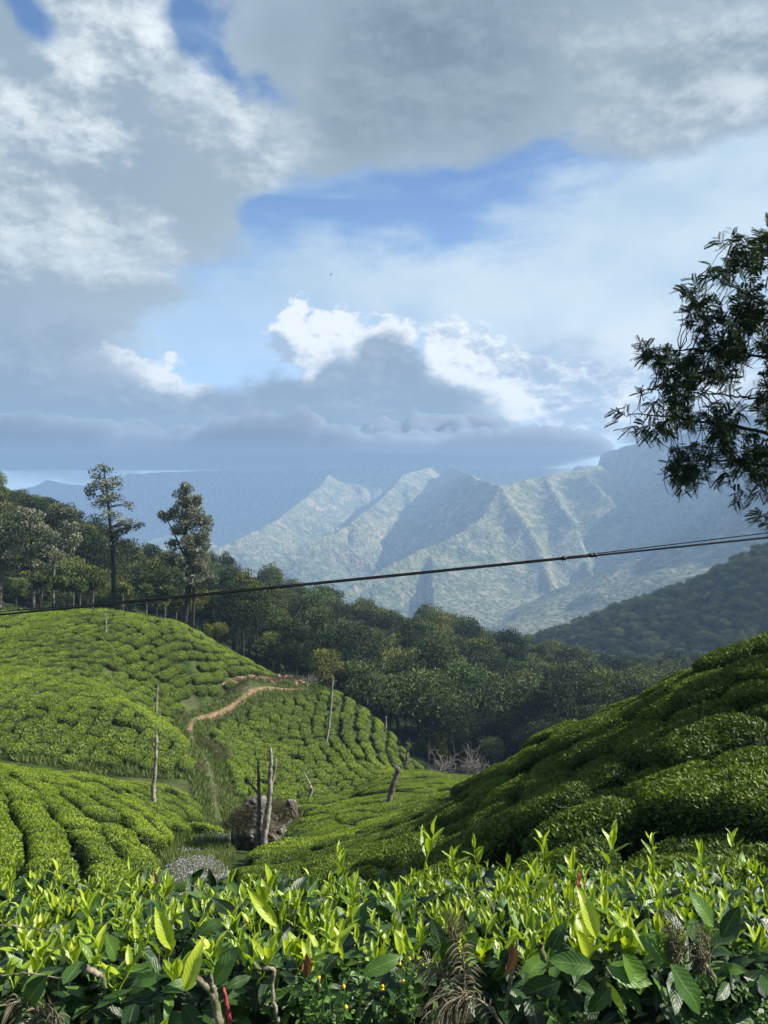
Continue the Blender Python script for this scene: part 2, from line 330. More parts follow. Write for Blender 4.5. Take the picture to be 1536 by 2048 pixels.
def mountmat():
    m_,n=mat('mountain_slope'); geo=n.n('ShaderNodeNewGeometry'); pos=geo.outputs['Position']; nz=n.sep(geo.outputs['Normal'])[2]; z=n.sep(pos)[2]
    a=n.noise(pos,.006,9,.68); b=n.noise(n.v('ADD',pos,(50,9,5)),.02,8,.7); st=n.noise(n.v('MULTIPLY',pos,(1,1,.18)),.03,7,.7)
    g=n.mix(n.ss(a,.38,.62),(.060,.080,.034,1),(.150,.155,.068,1))
    g=n.mix(n.m('MULTIPLY',n.ss(st,.46,.62),.75),g,(.29,.24,.155,1))
    g=n.mix(n.m('MULTIPLY',n.ss(nz,.80,.60),n.ss(b,.48,.60)),g,(.36,.26,.18,1))
    vo=n.n('ShaderNodeTexVoronoi'); n.put(vo.inputs['Vector'],pos); vo.inputs['Scale'].default_value=.075; vo.inputs['Randomness'].default_value=1
    tr=n.m('MULTIPLY',n.ss(vo.outputs['Distance'],.62,.30),n.ss(n.m('ADD',b,n.m('MULTIPLY',z,-.0004)),.42,.52))
    g=n.mix(n.m('MULTIPLY',tr,.5),g,(.022,.045,.020,1))
    bp=n.n('ShaderNodeBump'); bp.inputs['Strength'].default_value=1.0; bp.inputs['Distance'].default_value=7; n.put(bp.inputs['Height'],n.m('ADD',n.m('MULTIPLY',tr,.45),n.m('ADD',st,b)))
    p=n.n('ShaderNodeBsdfPrincipled'); n.put(p.inputs['Base Color'],g); p.inputs['Roughness'].default_value=.95; p.inputs['Specular IOR Level'].default_value=.05; n.put(p.inputs['Normal'],bp.outputs[0])
    o=n.n('ShaderNodeOutputMaterial'); n.put(o.inputs[0],p.outputs[0]); return m_
M['mount']=mountmat()
# ------------------------------------------------------------------ terrain: measured points (column, row, metres away, bush top?)
# (px,py,Y,canopy?)
RC_=[ # near ground under hedge
(-700,3400,1.0,0),(200,3400,1.0,0),(768,3400,1.0,0),(1400,3400,1.0,0),(2200,3400,1.0,0),
(-700,1990,2.5,0),(200,1990,2.5,0),(768,1990,2.5,0),(1400,1960,2.5,0),(2200,1900,2.5,0),
(-300,2000,4,0),(400,2000,4,0),(768,2000,4,0),(1100,1990,4,0),(1500,1960,4,0),
# right slope
(2200,1560,5,1),(2200,1350,9,1),(2200,1130,16,1),(1750,1700,5.5,1),(1800,1500,8,1),(1800,1180,16,1),
(1536,1700,6.2,1),(1536,1560,8,1),(1536,1420,11,1),(1536,1297,15,1),(1536,1300,22,1),(1400,1348,16,1),(1400,1500,10.5,1),
(1300,1395,17.5,1),(1300,1460,13.5,1),(1300,1560,10,1),(1300,1650,7.8,1),(1300,1430,25,1),(1300,1750,6,1),
(1200,1435,19.5,1),(1100,1483,22,1),(1100,1560,15,1),(1100,1650,10.5,1),(1100,1720,8,1),(1100,1530,30,1),
(1000,1537,26,1),(900,1592,31,1),(900,1680,15,1),(900,1750,9.5,1),(900,1620,24,1),(850,1630,34,1),(950,1590,40,1),
(900,1850,6,1),(700,1720,18,1),(700,1780,12,1),(700,1680,27,1),(600,1745,20,1),(500,1735,27,1),(560,1850,11,1),
(640,1690,33,1),(400,1900,11,1),(150,1900,10,1),(-100,1850,12,1),(1300,1480,60,0),(1800,1400,60,0),
# valley floor
(390,1790,23,0),(390,1720,31,0),(400,1680,38,0),(470,1650,46,0),(460,1690,37,0),(520,1695,38,0),
# mid bright hill
(560,1680,40,1),(700,1640,42,1),(780,1620,43,1),(700,1610,47,1),(850,1610,42,1),(600,1640,45,1),(780,1588,50,1),(860,1590,49,1),
(780,1574,60,1),(760,1560,68,1),(850,1545,70,1),(940,1556,66,1),(700,1592,56,1),(900,1565,58,1),(640,1615,54,1),(850,1560,80,0),(1000,1570,75,0),
# left lower hill
(-300,1490,42,1),(0,1530,42,1),(200,1556,45,1),(330,1580,48,1),(400,1610,50,1),(450,1645,49,1),(0,1740,20,1),(-300,1700,20,1),
(100,1620,31,1),(150,1700,24,1),(300,1760,24,1),(300,1650,34,1),(420,1670,42,1),(0,1650,27,1),(200,1600,36,1),(330,1690,34,1),
(0,1560,49,0),(200,1580,51,0),(-300,1540,50,0),
# left lobe
(-300,1460,58,1),(0,1480,57,1),(200,1530,57,1),(320,1535,60,1),(370,1530,62,1),(380,1490,67,1),(100,1420,63,1),(250,1420,66,1),(300,1440,68,1),
(0,1340,74,1),(150,1370,72,1),(330,1440,76,1),(-300,1350,72,1),
# upper left hill
(0,1290,85,1),(200,1300,85,1),(350,1380,84,1),(450,1380,90,1),(350,1300,90,1),(480,1330,96,1),(-300,1215,96,1),(0,1226,97,1),(200,1222,97,1),(370,1253,99,1),(450,1300,100,1),(580,1362,102,1),
# hill 2
(430,1460,80,1),(500,1420,88,1),(600,1390,97,1),(640,1370,103,1),(700,1400,101,1),(760,1448,97,1),(800,1505,92,1),(600,1480,84,1),(700,1500,82,1),(600,1560,70,1),(700,1595,66,1),(500,1560,68,1),
(480,1620,58,1),(560,1625,57,0),(420,1560,64,0),(440,1610,58,0),(400,1500,72,0),(820,1560,84,0),(390,1460,77,0),
# path/ forest floor behind
(-300,1230,115,0),(0,1240,112,0),(200,1240,112,0),(370,1275,112,0),(580,1390,116,0),(760,1480,115,0),(850,1560,110,0),(950,1570,115,0),(1100,1560,120,0),(1300,1540,130,0),
# left forest hill
(-300,1100,170,0),(0,1130,160,0),(-300,960,215,0),(0,1042,215,0),(120,1095,225,0),(250,1168,225,0),(200,1200,165,0),(400,1190,240,0),(400,1250,180,0),(550,1290,190,0),(560,1225,260,0),(700,1290,290,0),(600,1350,150,0),
(700,1370,190,0),(760,1330,230,0),(700,1450,145,0),(850,1320,240,0),(850,1400,180,0),(850,1480,145,0),(950,1520,135,0),(950,1440,170,0),(960,1350,230,0),(1050,1380,240,0),(1050,1480,170,0),(1150,1400,260,0),(1250,1430,230,0),(1300,1400,280,0),(1500,1400,280,0),(2200,1400,280,0),
(-300,1100,330,0),(100,1220,330,0),(400,1300,340,0),(700,1370,380,0),(900,1450,340,0),(1100,1430,340,0),
# right dark hill
(1070,1440,420,0),(1070,1300,560,0),(1200,1365,440,0),(1200,1250,560,0),(1300,1215,550,0),(1400,1180,540,0),(1536,1120,520,0),(1536,1270,440,0),(2200,900,520,0),(2200,1200,400,0),(1350,1300,460,0),
(900,1480,500,0),(600,1480,500,0),(200,1480,500,0),(-700,1400,500,0),(900,1350,620,0),
(1070,1400,720,0),(1300,1350,760,0),(1536,1300,760,0),(2200,1200,760,0),(700,1560,800,0),(-700,1500,800,0),(900,1500,800,0)]
RC_=np.array(RC_,float)
def feat(px,Y): return np.stack([np.clip(px,-700,2200)/260.0, np.log(Y)*3.2],-1)
RX_=feat(RC_[:,0],RC_[:,2]); T=(1024-RC_[:,1])/F-0.6*RC_[:,3]/RC_[:,2]
RN_=len(RX_)
def k2(a,b):
    r=np.sqrt(((a[:,None]-b[None])**2).sum(-1)+0.04); return r
P=np.c_[np.ones(RN_),RX_]
A=np.block([[k2(RX_,RX_)-0.004*np.eye(RN_),P],[P.T,np.zeros((3,3))]])
Wt=np.linalg.solve(A,np.r_[T,0,0,0])
def tz(px,Y):
    px=np.asarray(px,float);Y=np.asarray(Y,float);s=np.broadcast(px,Y).shape
    f=feat(np.broadcast_to(px,s).ravel(),np.broadcast_to(Y,s).ravel());o=np.empty(len(f))
    for i in range(0,len(f),20000):
        g=f[i:i+20000];o[i:i+20000]=k2(g,RX_)@Wt[:RN_]+Wt[RN_]+g@Wt[RN_+1:]
    return o.reshape(s)
def ground(x,y):
    x=np.asarray(x,float); y=np.maximum(np.asarray(y,float),.6)
    return tz(x/y*F+768,y)*y
def groundn(x,y):
    e=.35; gx=(ground(x+e,y)-ground(x-e,y))/(2*e); gy=(ground(x,y+e)-ground(x,y-e))/(2*e)
    return nrm(np.stack([-gx,-gy,np.ones_like(gx)],-1))
def hit(px,py,Y0=3.0,Y1=700.0,lift=0.0):
    Ys=np.exp(np.linspace(math.log(Y0),math.log(Y1),900)); t=tz(px,Ys)+lift/Ys; g=(1024-py)/F
    k=np.argmax(t>=g); 
    if t[k]<g: k=len(Ys)-1
    return float(Ys[k])
def G(px,py,Y0=3.0):
    Y=hit(px,py,Y0); return np.array([(px-768)/F*Y,Y,float(ground((px-768)/F*Y,Y))])
def inpoly(px,py,poly):
    c=np.zeros(np.shape(px),bool); q=poly[-1]
    for p in poly:
        k=((p[1]>py)!=(q[1]>py)); xs=(q[0]-p[0])*(py-p[1])/((q[1]-p[1])+1e-9)+p[0]
        c^=k&(px<xs); q=p
    return c
def proj(P): P=np.asarray(P); return P[...,0]/P[...,1]*F+768, 1024-P[...,2]/P[...,1]*F

# main hillside sheet, fine near the camera and coarser away
pxs=np.r_[np.linspace(-5200,-600,24)[:-1],np.linspace(-600,2200,330),np.linspace(2200,6500,24)[1:]]
Yg=np.exp(np.linspace(math.log(.6),math.log(800),420))
PX,YY=np.meshgrid(pxs,Yg); ZZ=tz(PX,YY)*YY; XX=(PX-768)/F*YY
far=np.clip((YY-108)/60,0,1); ZZ=ZZ+fbm(XX*.05,YY*.05,0,4)*3*far+fbm(XX*.9,YY*.9,0,4,seed=3)*.09*np.clip((YY-3)/3,0,1)
h,w=PX.shape; idx=np.arange(h*w).reshape(h,w)
q=np.stack([idx[:-1,:-1],idx[:-1,1:],idx[1:,1:],idx[1:,:-1]],-1).reshape(-1,4)
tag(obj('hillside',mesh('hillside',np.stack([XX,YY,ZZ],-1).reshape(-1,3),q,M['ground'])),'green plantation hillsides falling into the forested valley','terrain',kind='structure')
# the ground the photographer stands on, carried on behind
z0=float(ground(0,.6)); gx=np.array([-9000,-60,-2.9,0,4,60,9000.]); V=[];
for y in (-9000.,-60.,-6.,.55,.62):
    for x in gx:
        V.append((x,y,z0-.02-(0 if y>-61 else 380) - (0 if abs(x)<61 else 380)))
V=np.array(V); V[:,2]=np.where(V[:,1]>.5,z0-.02,V[:,2])
i=np.arange(35).reshape(5,7); q=np.stack([i[:-1,:-1],i[:-1,1:],i[1:,1:],i[1:,:-1]],-1).reshape(-1,4)
tag(obj('ground',mesh('ground',V,q,M['ground'],smooth=False)),'ground behind the hedge','ground',kind='structure')

# mountains ---------------------------------------------------------------
CEIL=302.0
def Rg(*p): return np.array([W(*a) for a in p])
ridges=[ # polyline, slope on the left, slope on the right, gully size
 (Rg((668,934,4257),(640,972,3956),(560,1030,3440),(490,1065,2967),(430,1095,2838),(300,1130,2709)),1.15,.74,1.0),
 (Rg((668,934,4257),(720,933,4343),(800,930,4386)),1.1,.8,.8),
 (Rg((880,930,4257),(812,948,3870),(760,1005,3440),(700,1042,2924),(590,1098,2709),(500,1150,2537)),1.25,.74,1.0),
 (Rg((990,972,2614),(950,1035,2490),(905,1070,2390),(850,1092,2307),(740,1148,2141),(640,1195,2008)),1.3,.62,.9),
 (Rg((990,972,2614),(1060,955,2739),(1160,940,2863),(1200,930,2988)),1.0,.75,.8),
 (Rg((990,972,2614),(1035,1040,2407),(1070,1115,2224),(1095,1190,2058)),.95,1.0,.8),
 (Rg((1080,950,2739),(1140,1045,2390),(1165,1120,2224),(1180,1170,2075)),.95,1.1,.8),
 (Rg((1160,950,2739),(1215,995,2490),(1240,1032,2365),(1228,1110,2207),(1210,1160,2075)),.85,1.9,.8),
 (Rg((990,972,2614),(940,950,2905),(900,930,3984)),1.2,.8,.7),
 (Rg((1235,940,3700),(1275,900,3350),(1320,866,3080),(1400,856,2950),(1560,850,2900),(1800,840,2850),(2400,800,2750)),1.5,.12,1.0),
 (Rg((1900,925,1763),(1536,1024,1677),(1450,1048,1677),(1390,1082,1702),(1250,1120,1763),(1130,1165,1849),(1040,1205,1935)),.7,.55,.6),
 (Rg((1800,1060,1500),(1536,1095,1500),(1350,1140,1560),(1150,1195,1700),(1010,1240,1800),(900,1290,1900)),.5,.45,.5),
 (Rg((870,1240,950),(930,1262,930),(1000,1300,900)),.55,.5,.35),
 (Rg((640,1262,1150),(800,1254,1050),(870,1240,950)),.5,.5,.35),
 (Rg((270,1095,3700),(340,1070,3800),(420,1085,3700)),.6,.6,.7),
 (Rg((30,985,5700),(90,957,5600),(130,968,5600),(200,975,5700),(330,1010,5900)),.75,.9,.8),
 (Rg((-900,930,5800),(-200,950,5800),(30,985,5700)),.8,.8,.8),
 (Rg((255,948,5250),(420,940,5250),(560,938,5250),(680,934,5200),(900,935,5200),(1200,935,5200)),.9,1.1,1.2),
 (Rg((255,948,5250),(215,985,5300),(180,1020,5200)),.9,.9,.8),
]
mx=np.r_[np.linspace(-7000,-2300,30)[:-1],np.linspace(-2300,2300,560),np.linspace(2300,7000,30)[1:]]
my=np.r_[np.linspace(820,2600,230)[:-1],np.linspace(2600,6100,400)]
MX,MY=np.meshgrid(mx,my)
wx=fbm(MX*.0016,MY*.0016,0,4,seed=5)*90; wy=fbm(MX*.0016+9,MY*.0016,0,4,seed=6)*90
base=-520-60*np.clip((MY-820)/1500,0,1)*0+fbm(MX*.0012,MY*.0012,0,4,seed=9)*70+np.clip((MY-2600)/2500,0,1)*180
Hh=base.copy()
for pl,sl,sr,ga in ridges:
    best=np.full(MX.shape,-1e9)
    s0=0
    for a,b in zip(pl[:-1],pl[1:]):
        ab=b[:2]-a[:2]; l2=ab@ab
        qx,qy=MX+wx*.5-a[0],MY+wy*.5-a[1]
        t=np.clip((qx*ab[0]+qy*ab[1])/l2,0,1); dx,dy=qx-t*ab[0],qy-t*ab[1]; d=np.hypot(dx,dy)
        side=np.where(dx>0,sr,sl); cr=(a[2]+t*(b[2]-a[2])); zb=cr-side*(d**.97)
        m_=zb+np.minimum(d,420)*.32*ga>np.maximum(best,Hh)-40
        if m_.any():
            dm_,al=d[m_],(s0+t*math.sqrt(l2))[m_]
            # spurs and gullies run down from the crest
            g=ridged(al*.0055+dm_*.0007,dm_*.0009+pl[0][0]*.01,4,.55,seed=11)
            g2=ridged(al*.018,dm_*.0022+3,3,.5,seed=21)
            best[m_]=np.maximum(best[m_],zb[m_]+(g-.25)*np.minimum(dm_,420)*.36*ga+(g2-.2)*np.minimum(dm_,120)*.18*ga)
        s0+=math.sqrt(l2)
    k=26.0; dlt=Hh-best; Hh=np.maximum(Hh,best)+np.maximum(k-np.abs(dlt),0)**2/(4*k)*.6
Hh+=fbm(MX*.011,MY*.011,0,4,seed=31)*6+ridged(MX*.006,MY*.006,3,seed=33)*4
Hh=np.where(Hh>CEIL-30,CEIL-30+30*np.tanh((Hh-CEIL+30)/30),Hh)
Hh=np.minimum(Hh,CEIL)
h,w=MX.shape; idx=np.arange(h*w).reshape(h,w)
q=np.stack([idx[:-1,:-1],idx[:-1,1:],idx[1:,1:],idx[1:,:-1]],-1).reshape(-1,4)
tag(obj('mountains',mesh('mountains',np.stack([MX,MY,Hh],-1).reshape(-1,3),q,M['mount'])),'hazy ridged mountain range beyond the valley','mountains',kind='structure')

# air ----------------------------------------------------------------------
def boxmesh(name,a,b):
    V=[(x,y,z) for x in (a[0],b[0]) for y in (a[1],b[1]) for z in (a[2],b[2])]
    me=bpy.data.meshes.new(name); me.from_pydata(V,[],[(0,1,3,2),(4,6,7,5),(0,4,5,1),(2,3,7,6),(0,2,6,4),(1,5,7,3)]); me.update(); return me
hm=bpy.data.materials.new('haze_air'); hm.use_nodes=True; n=NT(hm.node_tree)
pv=n.n('ShaderNodeVolumePrincipled'); pv.inputs['Color'].default_value=(.46,.68,1.0,1); pv.inputs['Density'].default_value=HAZE; pv.inputs['Anisotropy'].default_value=0.1
o=n.n('ShaderNodeOutputMaterial'); n.put(o.inputs['Volume'],pv.outputs[0])
me=boxmesh('haze',(-9500,-9500,-1100),(9500,6300,CEIL+8)); me.materials.append(hm)
tag(obj('haze',me),'pale blue air over the valley','haze',kind='stuff')
# low cloud resting on the summits, wholly above the haze
cm=bpy.data.materials.new('cloud_vapour'); cm.use_nodes=True; n=NT(cm.node_tree)
pv=n.n('ShaderNodeVolumePrincipled'); pv.inputs['Color'].default_value=(.43,.47,.53,1); pv.inputs['Density'].default_value=.022; pv.inputs['Anisotropy'].default_value=0.3
o=n.n('ShaderNodeOutputMaterial'); n.put(o.inputs['Volume'],pv.outputs[0])
cm2=cm.copy(); cm2.name='thin_cloud_vapour'; q_=[x for x in cm2.node_tree.nodes if x.type=='PRINCIPLED_VOLUME'][0]; q_.inputs['Density'].default_value=.007; q_.inputs['Color'].default_value=(.78,.82,.86,1)
def cloud(name,x0,x1,y0,y1,zt,label,seed,cm=cm):
    X_,Y_=np.meshgrid(np.linspace(x0,x1,320),np.linspace(y0,y1,110))
    e=np.clip(np.minimum((X_-x0)/350,(x1-X_)/350),0,1)*np.clip(np.minimum((Y_-y0)/220,(y1-Y_)/220),0,1)
    nn=fbm(X_*.0028,Y_*.0028,0,5,.5,seed=seed); e=np.clip(e*(1.6+1.5*nn),0,1)**.28*(e>0)
    bl=sum(np.abs(vn(X_*f_,Y_*f_,0,seed+i_))*a_ for i_,(f_,a_) in enumerate(((.0019,1.0),(.0046,.5),(.011,.22),(.024,.10))))
    zt_=CEIL+16+e*zt*(.30+1.15*bl); zb_=CEIL+15.5-e*.8
    h,w=X_.shape; i=np.arange(h*w).reshape(h,w); o=h*w
    V=np.r_[np.stack([X_,Y_,zt_],-1).reshape(-1,3),np.stack([X_,Y_,zb_],-1).reshape(-1,3)]
    q=np.stack([i[:-1,:-1],i[:-1,1:],i[1:,1:],i[1:,:-1]],-1).reshape(-1,4)
    rim=np.r_[i[0,:],i[1:,-1],i[-1,-2::-1],i[-2:0:-1,0]]; r2=np.roll(rim,-1)
    qs=np.stack([rim,rim+o,r2+o,r2],-1)
    tag(obj(name,mesh(name,V,[np.r_[q,(q+o)[:,::-1],qs]],cm)),label,'cloud',kind='stuff')
cloud('low_cloud',-3600,1250,4100,5900,150,'long grey cloud bank resting on the mountain tops',3)
cloud('low_cloud',1080,3200,2600,3600,170,'paler cloud wrapped round the summit of the right hand mountain wall',9,cm2)
print('terrain',time.time()-T0)
# ================================================================== tea
def sph(n):
    v=rng.normal(size=(n,3)); return nrm(v)
def superpillow(Lx,Wy,H,nu=20,nv=9,seed=0):
    u=np.linspace(0,2*math.pi,nu,endpoint=False)[None]; v=np.linspace(0,1,nv)[:,None]
    se=lambda c,p:np.sign(c)*np.abs(c)**p
    rr=np.where(v<.45,.86+.14*(v/.45)**.5,np.cos(np.clip((v-.45)/.55,0,1)*math.pi/2)**.42)
    zz=np.where(v<.45,v/.45*.62,.62+.38*np.sin(np.clip((v-.45)/.55,0,1)*math.pi/2)**.8)
    lump=1+.10*fbm(np.cos(u)*1.4+seed*5,np.sin(u)*1.4,v*1.5,3,seed=seed)+.04*fbm(np.cos(u)*5+seed,np.sin(u)*5,v*4,2,seed=seed)
    x=se(np.cos(u),.62)*rr*Lx/2*lump; y=se(np.sin(u),.62)*rr*Wy/2*lump; z=(zz-.12)*H*(1+.12*fbm(x*1.6+seed*3,y*1.6,0,3,seed=seed))
    return np.stack([x,y,z+0*x],-1)
def bush_proto(name,Lx,Wy,H,n,size,matl,seed,fold=.25,asp=.42):
    g=superpillow(Lx,Wy,H,28,12,seed); nv,nu=g.shape[:2]
    i=np.arange(nu*nv).reshape(nv,nu); r=np.roll(i,-1,1)
    q=np.stack([i[:-1],r[:-1],r[1:],i[1:]],-1).reshape(-1,4)
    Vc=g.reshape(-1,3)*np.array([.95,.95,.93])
    # area-weighted points on the skin
    P=g.reshape(-1,3); a=P[q[:,0]];b=P[q[:,1]];c=P[q[:,2]];d=P[q[:,3]]
    cr=np.cross(c-a,d-b); ar=np.linalg.norm(cr,axis=1); fn=nrm(cr); fn*=np.sign((fn*(a-[0,0,H*.3])).sum(1))[:,None]
    w=ar*(1+.9*np.clip(fn[:,2],0,1)); k=rng.choice(len(q),n,p=w/w.sum()); s,t=rng.random((2,n,1))
    pt=a[k]*(1-s)*(1-t)+b[k]*s*(1-t)+c[k]*s*t+d[k]*(1-s)*t; nn=fn[k]
    side=sph(n); D=nrm(nn*rng.uniform(.25,1.0,(n,1))+nrm(side-nn*(side*nn).sum(1,keepdims=True))*.9+np.array([0,0,.25]))
    nr=nrm(nn+sph(n)*.55)
    sz=size*rng.uniform(.65,1.35,n)
    pt=pt+nn*rng.uniform(-.55,.25,(n,1))*size
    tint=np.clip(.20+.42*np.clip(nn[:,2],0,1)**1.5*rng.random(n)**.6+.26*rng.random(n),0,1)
    V,Fq,T=leaves(pt,D,nr,sz,asp,tint,fold)
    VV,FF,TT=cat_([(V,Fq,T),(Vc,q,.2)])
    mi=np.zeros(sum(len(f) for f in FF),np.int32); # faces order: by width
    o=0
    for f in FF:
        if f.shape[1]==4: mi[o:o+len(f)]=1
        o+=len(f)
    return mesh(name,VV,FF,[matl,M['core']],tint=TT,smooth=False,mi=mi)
near=[bush_proto('tea_bush',1.45+.12*i,1.22,.60,6200,.058,M['tea_shaded'],i) for i in range(3)]
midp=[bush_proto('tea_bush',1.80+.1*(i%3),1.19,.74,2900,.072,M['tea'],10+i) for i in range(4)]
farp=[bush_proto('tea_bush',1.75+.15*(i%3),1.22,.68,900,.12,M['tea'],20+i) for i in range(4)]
print('protos',time.time()-T0)
def rotm(nr,ang):
    """columns x,y,z with z=normal"""
    x=np.stack([np.cos(ang),np.sin(ang),0*ang],-1); x=nrm(x-nr*(x*nr).sum(-1,keepdims=True)); y=np.cross(nr,x); return np.stack([x,y,nr],-1)
fields=[ # name, polygon (bush bases), Y range, row heading (plan, radians), row gap, step, protos, label, warp
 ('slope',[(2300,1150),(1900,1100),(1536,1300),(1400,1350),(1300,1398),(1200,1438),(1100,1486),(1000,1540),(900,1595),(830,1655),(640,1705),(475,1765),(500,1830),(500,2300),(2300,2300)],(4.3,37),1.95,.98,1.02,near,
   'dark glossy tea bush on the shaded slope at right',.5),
 ('bright_low',[(490,1775),(510,1742),(560,1712),(590,1660),(640,1640),(720,1612),(800,1596),(870,1592),(905,1606),(830,1660),(640,1712)],(29,51),.25,1.15,1.5,midp,'bright green tea bush on the sunlit knoll below the slope',.5),
 ('bright_high',[(600,1640),(640,1612),(740,1575),(830,1548),(960,1560),(900,1596),(850,1600),(790,1590),(700,1605)],(51.5,74),.12,1.2,1.6,midp,'yellow green tea bush on the upper shelf of the knoll',.5),
 ('left_low',[(-350,1480),(0,1535),(200,1560),(330,1585),(405,1618),(455,1672),(420,1688),(330,1690),(290,1740),(270,1800),(200,1900),(-350,1900)],(15,51),2.3,1.42,1.42,midp,'bright green tea bush on the lower left hillside',.6),
 ('left_lobe',[(-350,1345),(0,1345),(150,1372),(335,1445),(390,1490),(380,1540),(330,1548),(200,1542),(0,1510),(-350,1470)],(53,76),1.62,1.27,1.55,farp,'green tea bush on the steep flank of the left spur',.5),
 ('left_top',[(-350,1205),(200,1222),(375,1255),(450,1302),(585,1368),(545,1388),(470,1410),(400,1432),(335,1450),(150,1375),(0,1350),(-350,1355)],(72,104),1.25,1.24,1.6,farp,'green tea bush on the broad upper left hillside',1.1),
 ('middle',[(650,1385),(700,1402),(765,1452),(805,1508),(835,1540),(740,1578),(640,1612),(585,1625),(480,1618),(462,1570),(455,1510),(400,1480),(392,1465),(500,1425),(620,1393)],(57,106),1.75,1.27,1.6,farp,'green tea bush on the middle hillside below the dirt road',.9),
]
road_px=[(690,1378,109),(640,1370,105),(600,1380,101),(550,1398,97),(500,1416,92),(450,1435,87),(410,1450,83),(385,1462,80),(378,1480,76),(392,1500,72),(415,1530,68),(425,1570,63),(428,1610,58),(440,1650,52),(438,1690,44)]
Rd=np.array([[(p[0]-768)/F*p[2],p[2]] for p in road_px])
def droad(x,y):
    d=np.full(np.shape(x),1e9)
    for a,b in zip(Rd[:-1],Rd[1:]):
        ab=b-a; t=np.clip(((x-a[0])*ab[0]+(y-a[1])*ab[1])/(ab@ab),0,1); d=np.minimum(d,np.hypot(x-a[0]-t*ab[0],y-a[1]-t*ab[1]))
    return d
B=[]
for fi,(nm,poly,(ya,yb),hd,gap,step,pr,lab,wp) in enumerate(fields):
    r2=np.random.default_rng(100+fi); c,s=math.cos(hd),math.sin(hd); S=110
    uu=np.arange(-S,S,gap); ww=np.arange(-S,S,step); U,V_=np.meshgrid(uu,ww); V_=V_+r2.uniform(-.5,.5,V_.shape)*step*.5+r2.uniform(0,step,len(uu))[None]
    yc=(ya+yb)/2; xc=(np.mean([p[0] for p in poly])-768)/F*yc
    wu=fbm(U*.05,V_*.05,0,2,seed=50+fi)*2.2*wp+r2.normal(0,.07,U.shape)
    Ud=U+wu*1.6+.012*wp*V_**2*.3
    x=xc+Ud*s+V_*c; y=yc-Ud*c+V_*s
    if fi==3:   # these rows bend as they climb away
        y=V_+30; yy_=y-22; x=U*1.13-25-.45*yy_-.0115*yy_**2+fbm(U*.08,V_*.08,0,2,seed=5)*.5+r2.normal(0,.05,U.shape)
    x,y=x.ravel(),y.ravel(); k=(y>ya)&(y<yb); x,y=x[k],y[k]
    z=ground(x,y); px,py=proj(np.stack([x,y,z],-1)); k=inpoly(px,py,poly)
    k&=(droad(x,y)>(1.9 if fi in(3,4,5,6) else .1)); x,y,z,px,py=x[k],y[k],z[k],px[k],py[k]
    # local heading follows the warp
    ang=hd+fbm(x*.06,y*.06,0,2,seed=70+fi)*.45*wp+r2.normal(0,.09,len(x))+np.where(r2.random(len(x))<.5,0,math.pi)
    if fi==0: dk=y<np.interp(px,[380,600,900,1150,1400,2000],[24,16,9.5,7,5.6,4.5]); 
    if fi==3: ang=np.arctan2(1,-.45-.023*(y-22))+r2.normal(0,.06,len(x))
    if fi==0: x=x+r2.normal(0,.16,len(x)); y=y+r2.normal(0,.16,len(x)); ang=ang+r2.normal(0,.3,len(x))
    keep=r2.random(len(x))>(.012 if fi else .05)
    if fi==0: keep&=~dk
    for j in np.nonzero(keep)[0]:
        sc_=r2.uniform(.90,1.12) if fi else r2.uniform(.8,1.2)
        B.append((fi,x[j],y[j],z[j],ang[j],sc_*(r2.uniform(.8,1.25) if fi else r2.uniform(.8,1.1)),sc_*r2.uniform(.94,1.06),r2.integers(len(pr)),px[j],py[j]))
BA=np.array(B); nb=groundn(BA[:,1],BA[:,2])
top=BA[:,3]+.7
# how large does each show: apparent size, dropped when a nearer ridge hides it
vis=np.ones(len(BA),bool)
for j in range(len(BA)):
    Y=BA[j,2]; t=top[j]/Y; yy=np.exp(np.linspace(math.log(3),math.log(Y*.97),60)); g=tz(BA[j,8],yy)
    if (g>t+.002).any(): vis[j]=False
infr=(BA[:,8]>-60)&(BA[:,8]<1600)&(BA[:,9]<1850)
score=np.where(vis&infr,1/BA[:,2],0)
order=np.argsort(-score); chosen=set(order[:300].tolist())
print('bushes',len(BA),int(vis.sum()),time.time()-T0)
def mat4(j):
    f=BA[j]; nz=nrm(nb[j]*.92+np.array([0,0,.08])); Rm=rotm(nz[None],np.array([f[4]]))[0]
    Rm=Rm*np.array([f[5],f[6],f[6]])[None]; m=Matrix.Identity(4)
    for a in range(3):
        for b in range(3): m[a][b]=Rm[a][b]
        m[a][3]=(f[1],f[2],f[3])[a]
    return m
grp={0:'tea bushes on the shaded right slope',1:'tea bushes on the sunlit knoll',2:'tea bushes on the knoll shelf',3:'tea bushes on the lower left hillside',4:'tea bushes on the left spur',5:'tea bushes on the upper left hillside',6:'tea bushes on the middle hillside'}
def blabel(j):
    fi=int(BA[j,0]); px,py,Y=BA[j,8],BA[j,9],BA[j,2]
    if fi==0:
        a='right by the frame edge' if px>1380 else 'right of centre' if px>1080 else 'at the centre' if px>800 else 'at the foot of the slope'
        b_='just above the hedge' if Y<9 else 'midway up' if Y<15 else 'high near the crest' if Y<23 else 'far down the crest line'
        return f'shaded tea bush {b_}, {a}'
    if fi==3:
        a='by the left edge of the lower hill' if px<110 else 'left of the bent bare trunk' if px<290 else 'right of the bent bare trunk'
        b_='on nearest rows' if Y<24 else 'halfway up' if Y<35 else 'on the brow'
        return f'green tea bush {b_} {a}'
    return fields[fi][7]
rest={}
for j in range(len(BA)):
    fi=int(BA[j,0])
    if j in chosen:
        o=obj('tea_bush',fields[fi][6][int(BA[j,7])]); o.matrix_world=mat4(j); tag(o,blabel(j),'tea bush',grp[fi])
    elif vis[j]: rest.setdefault(fi,[]).append(j)
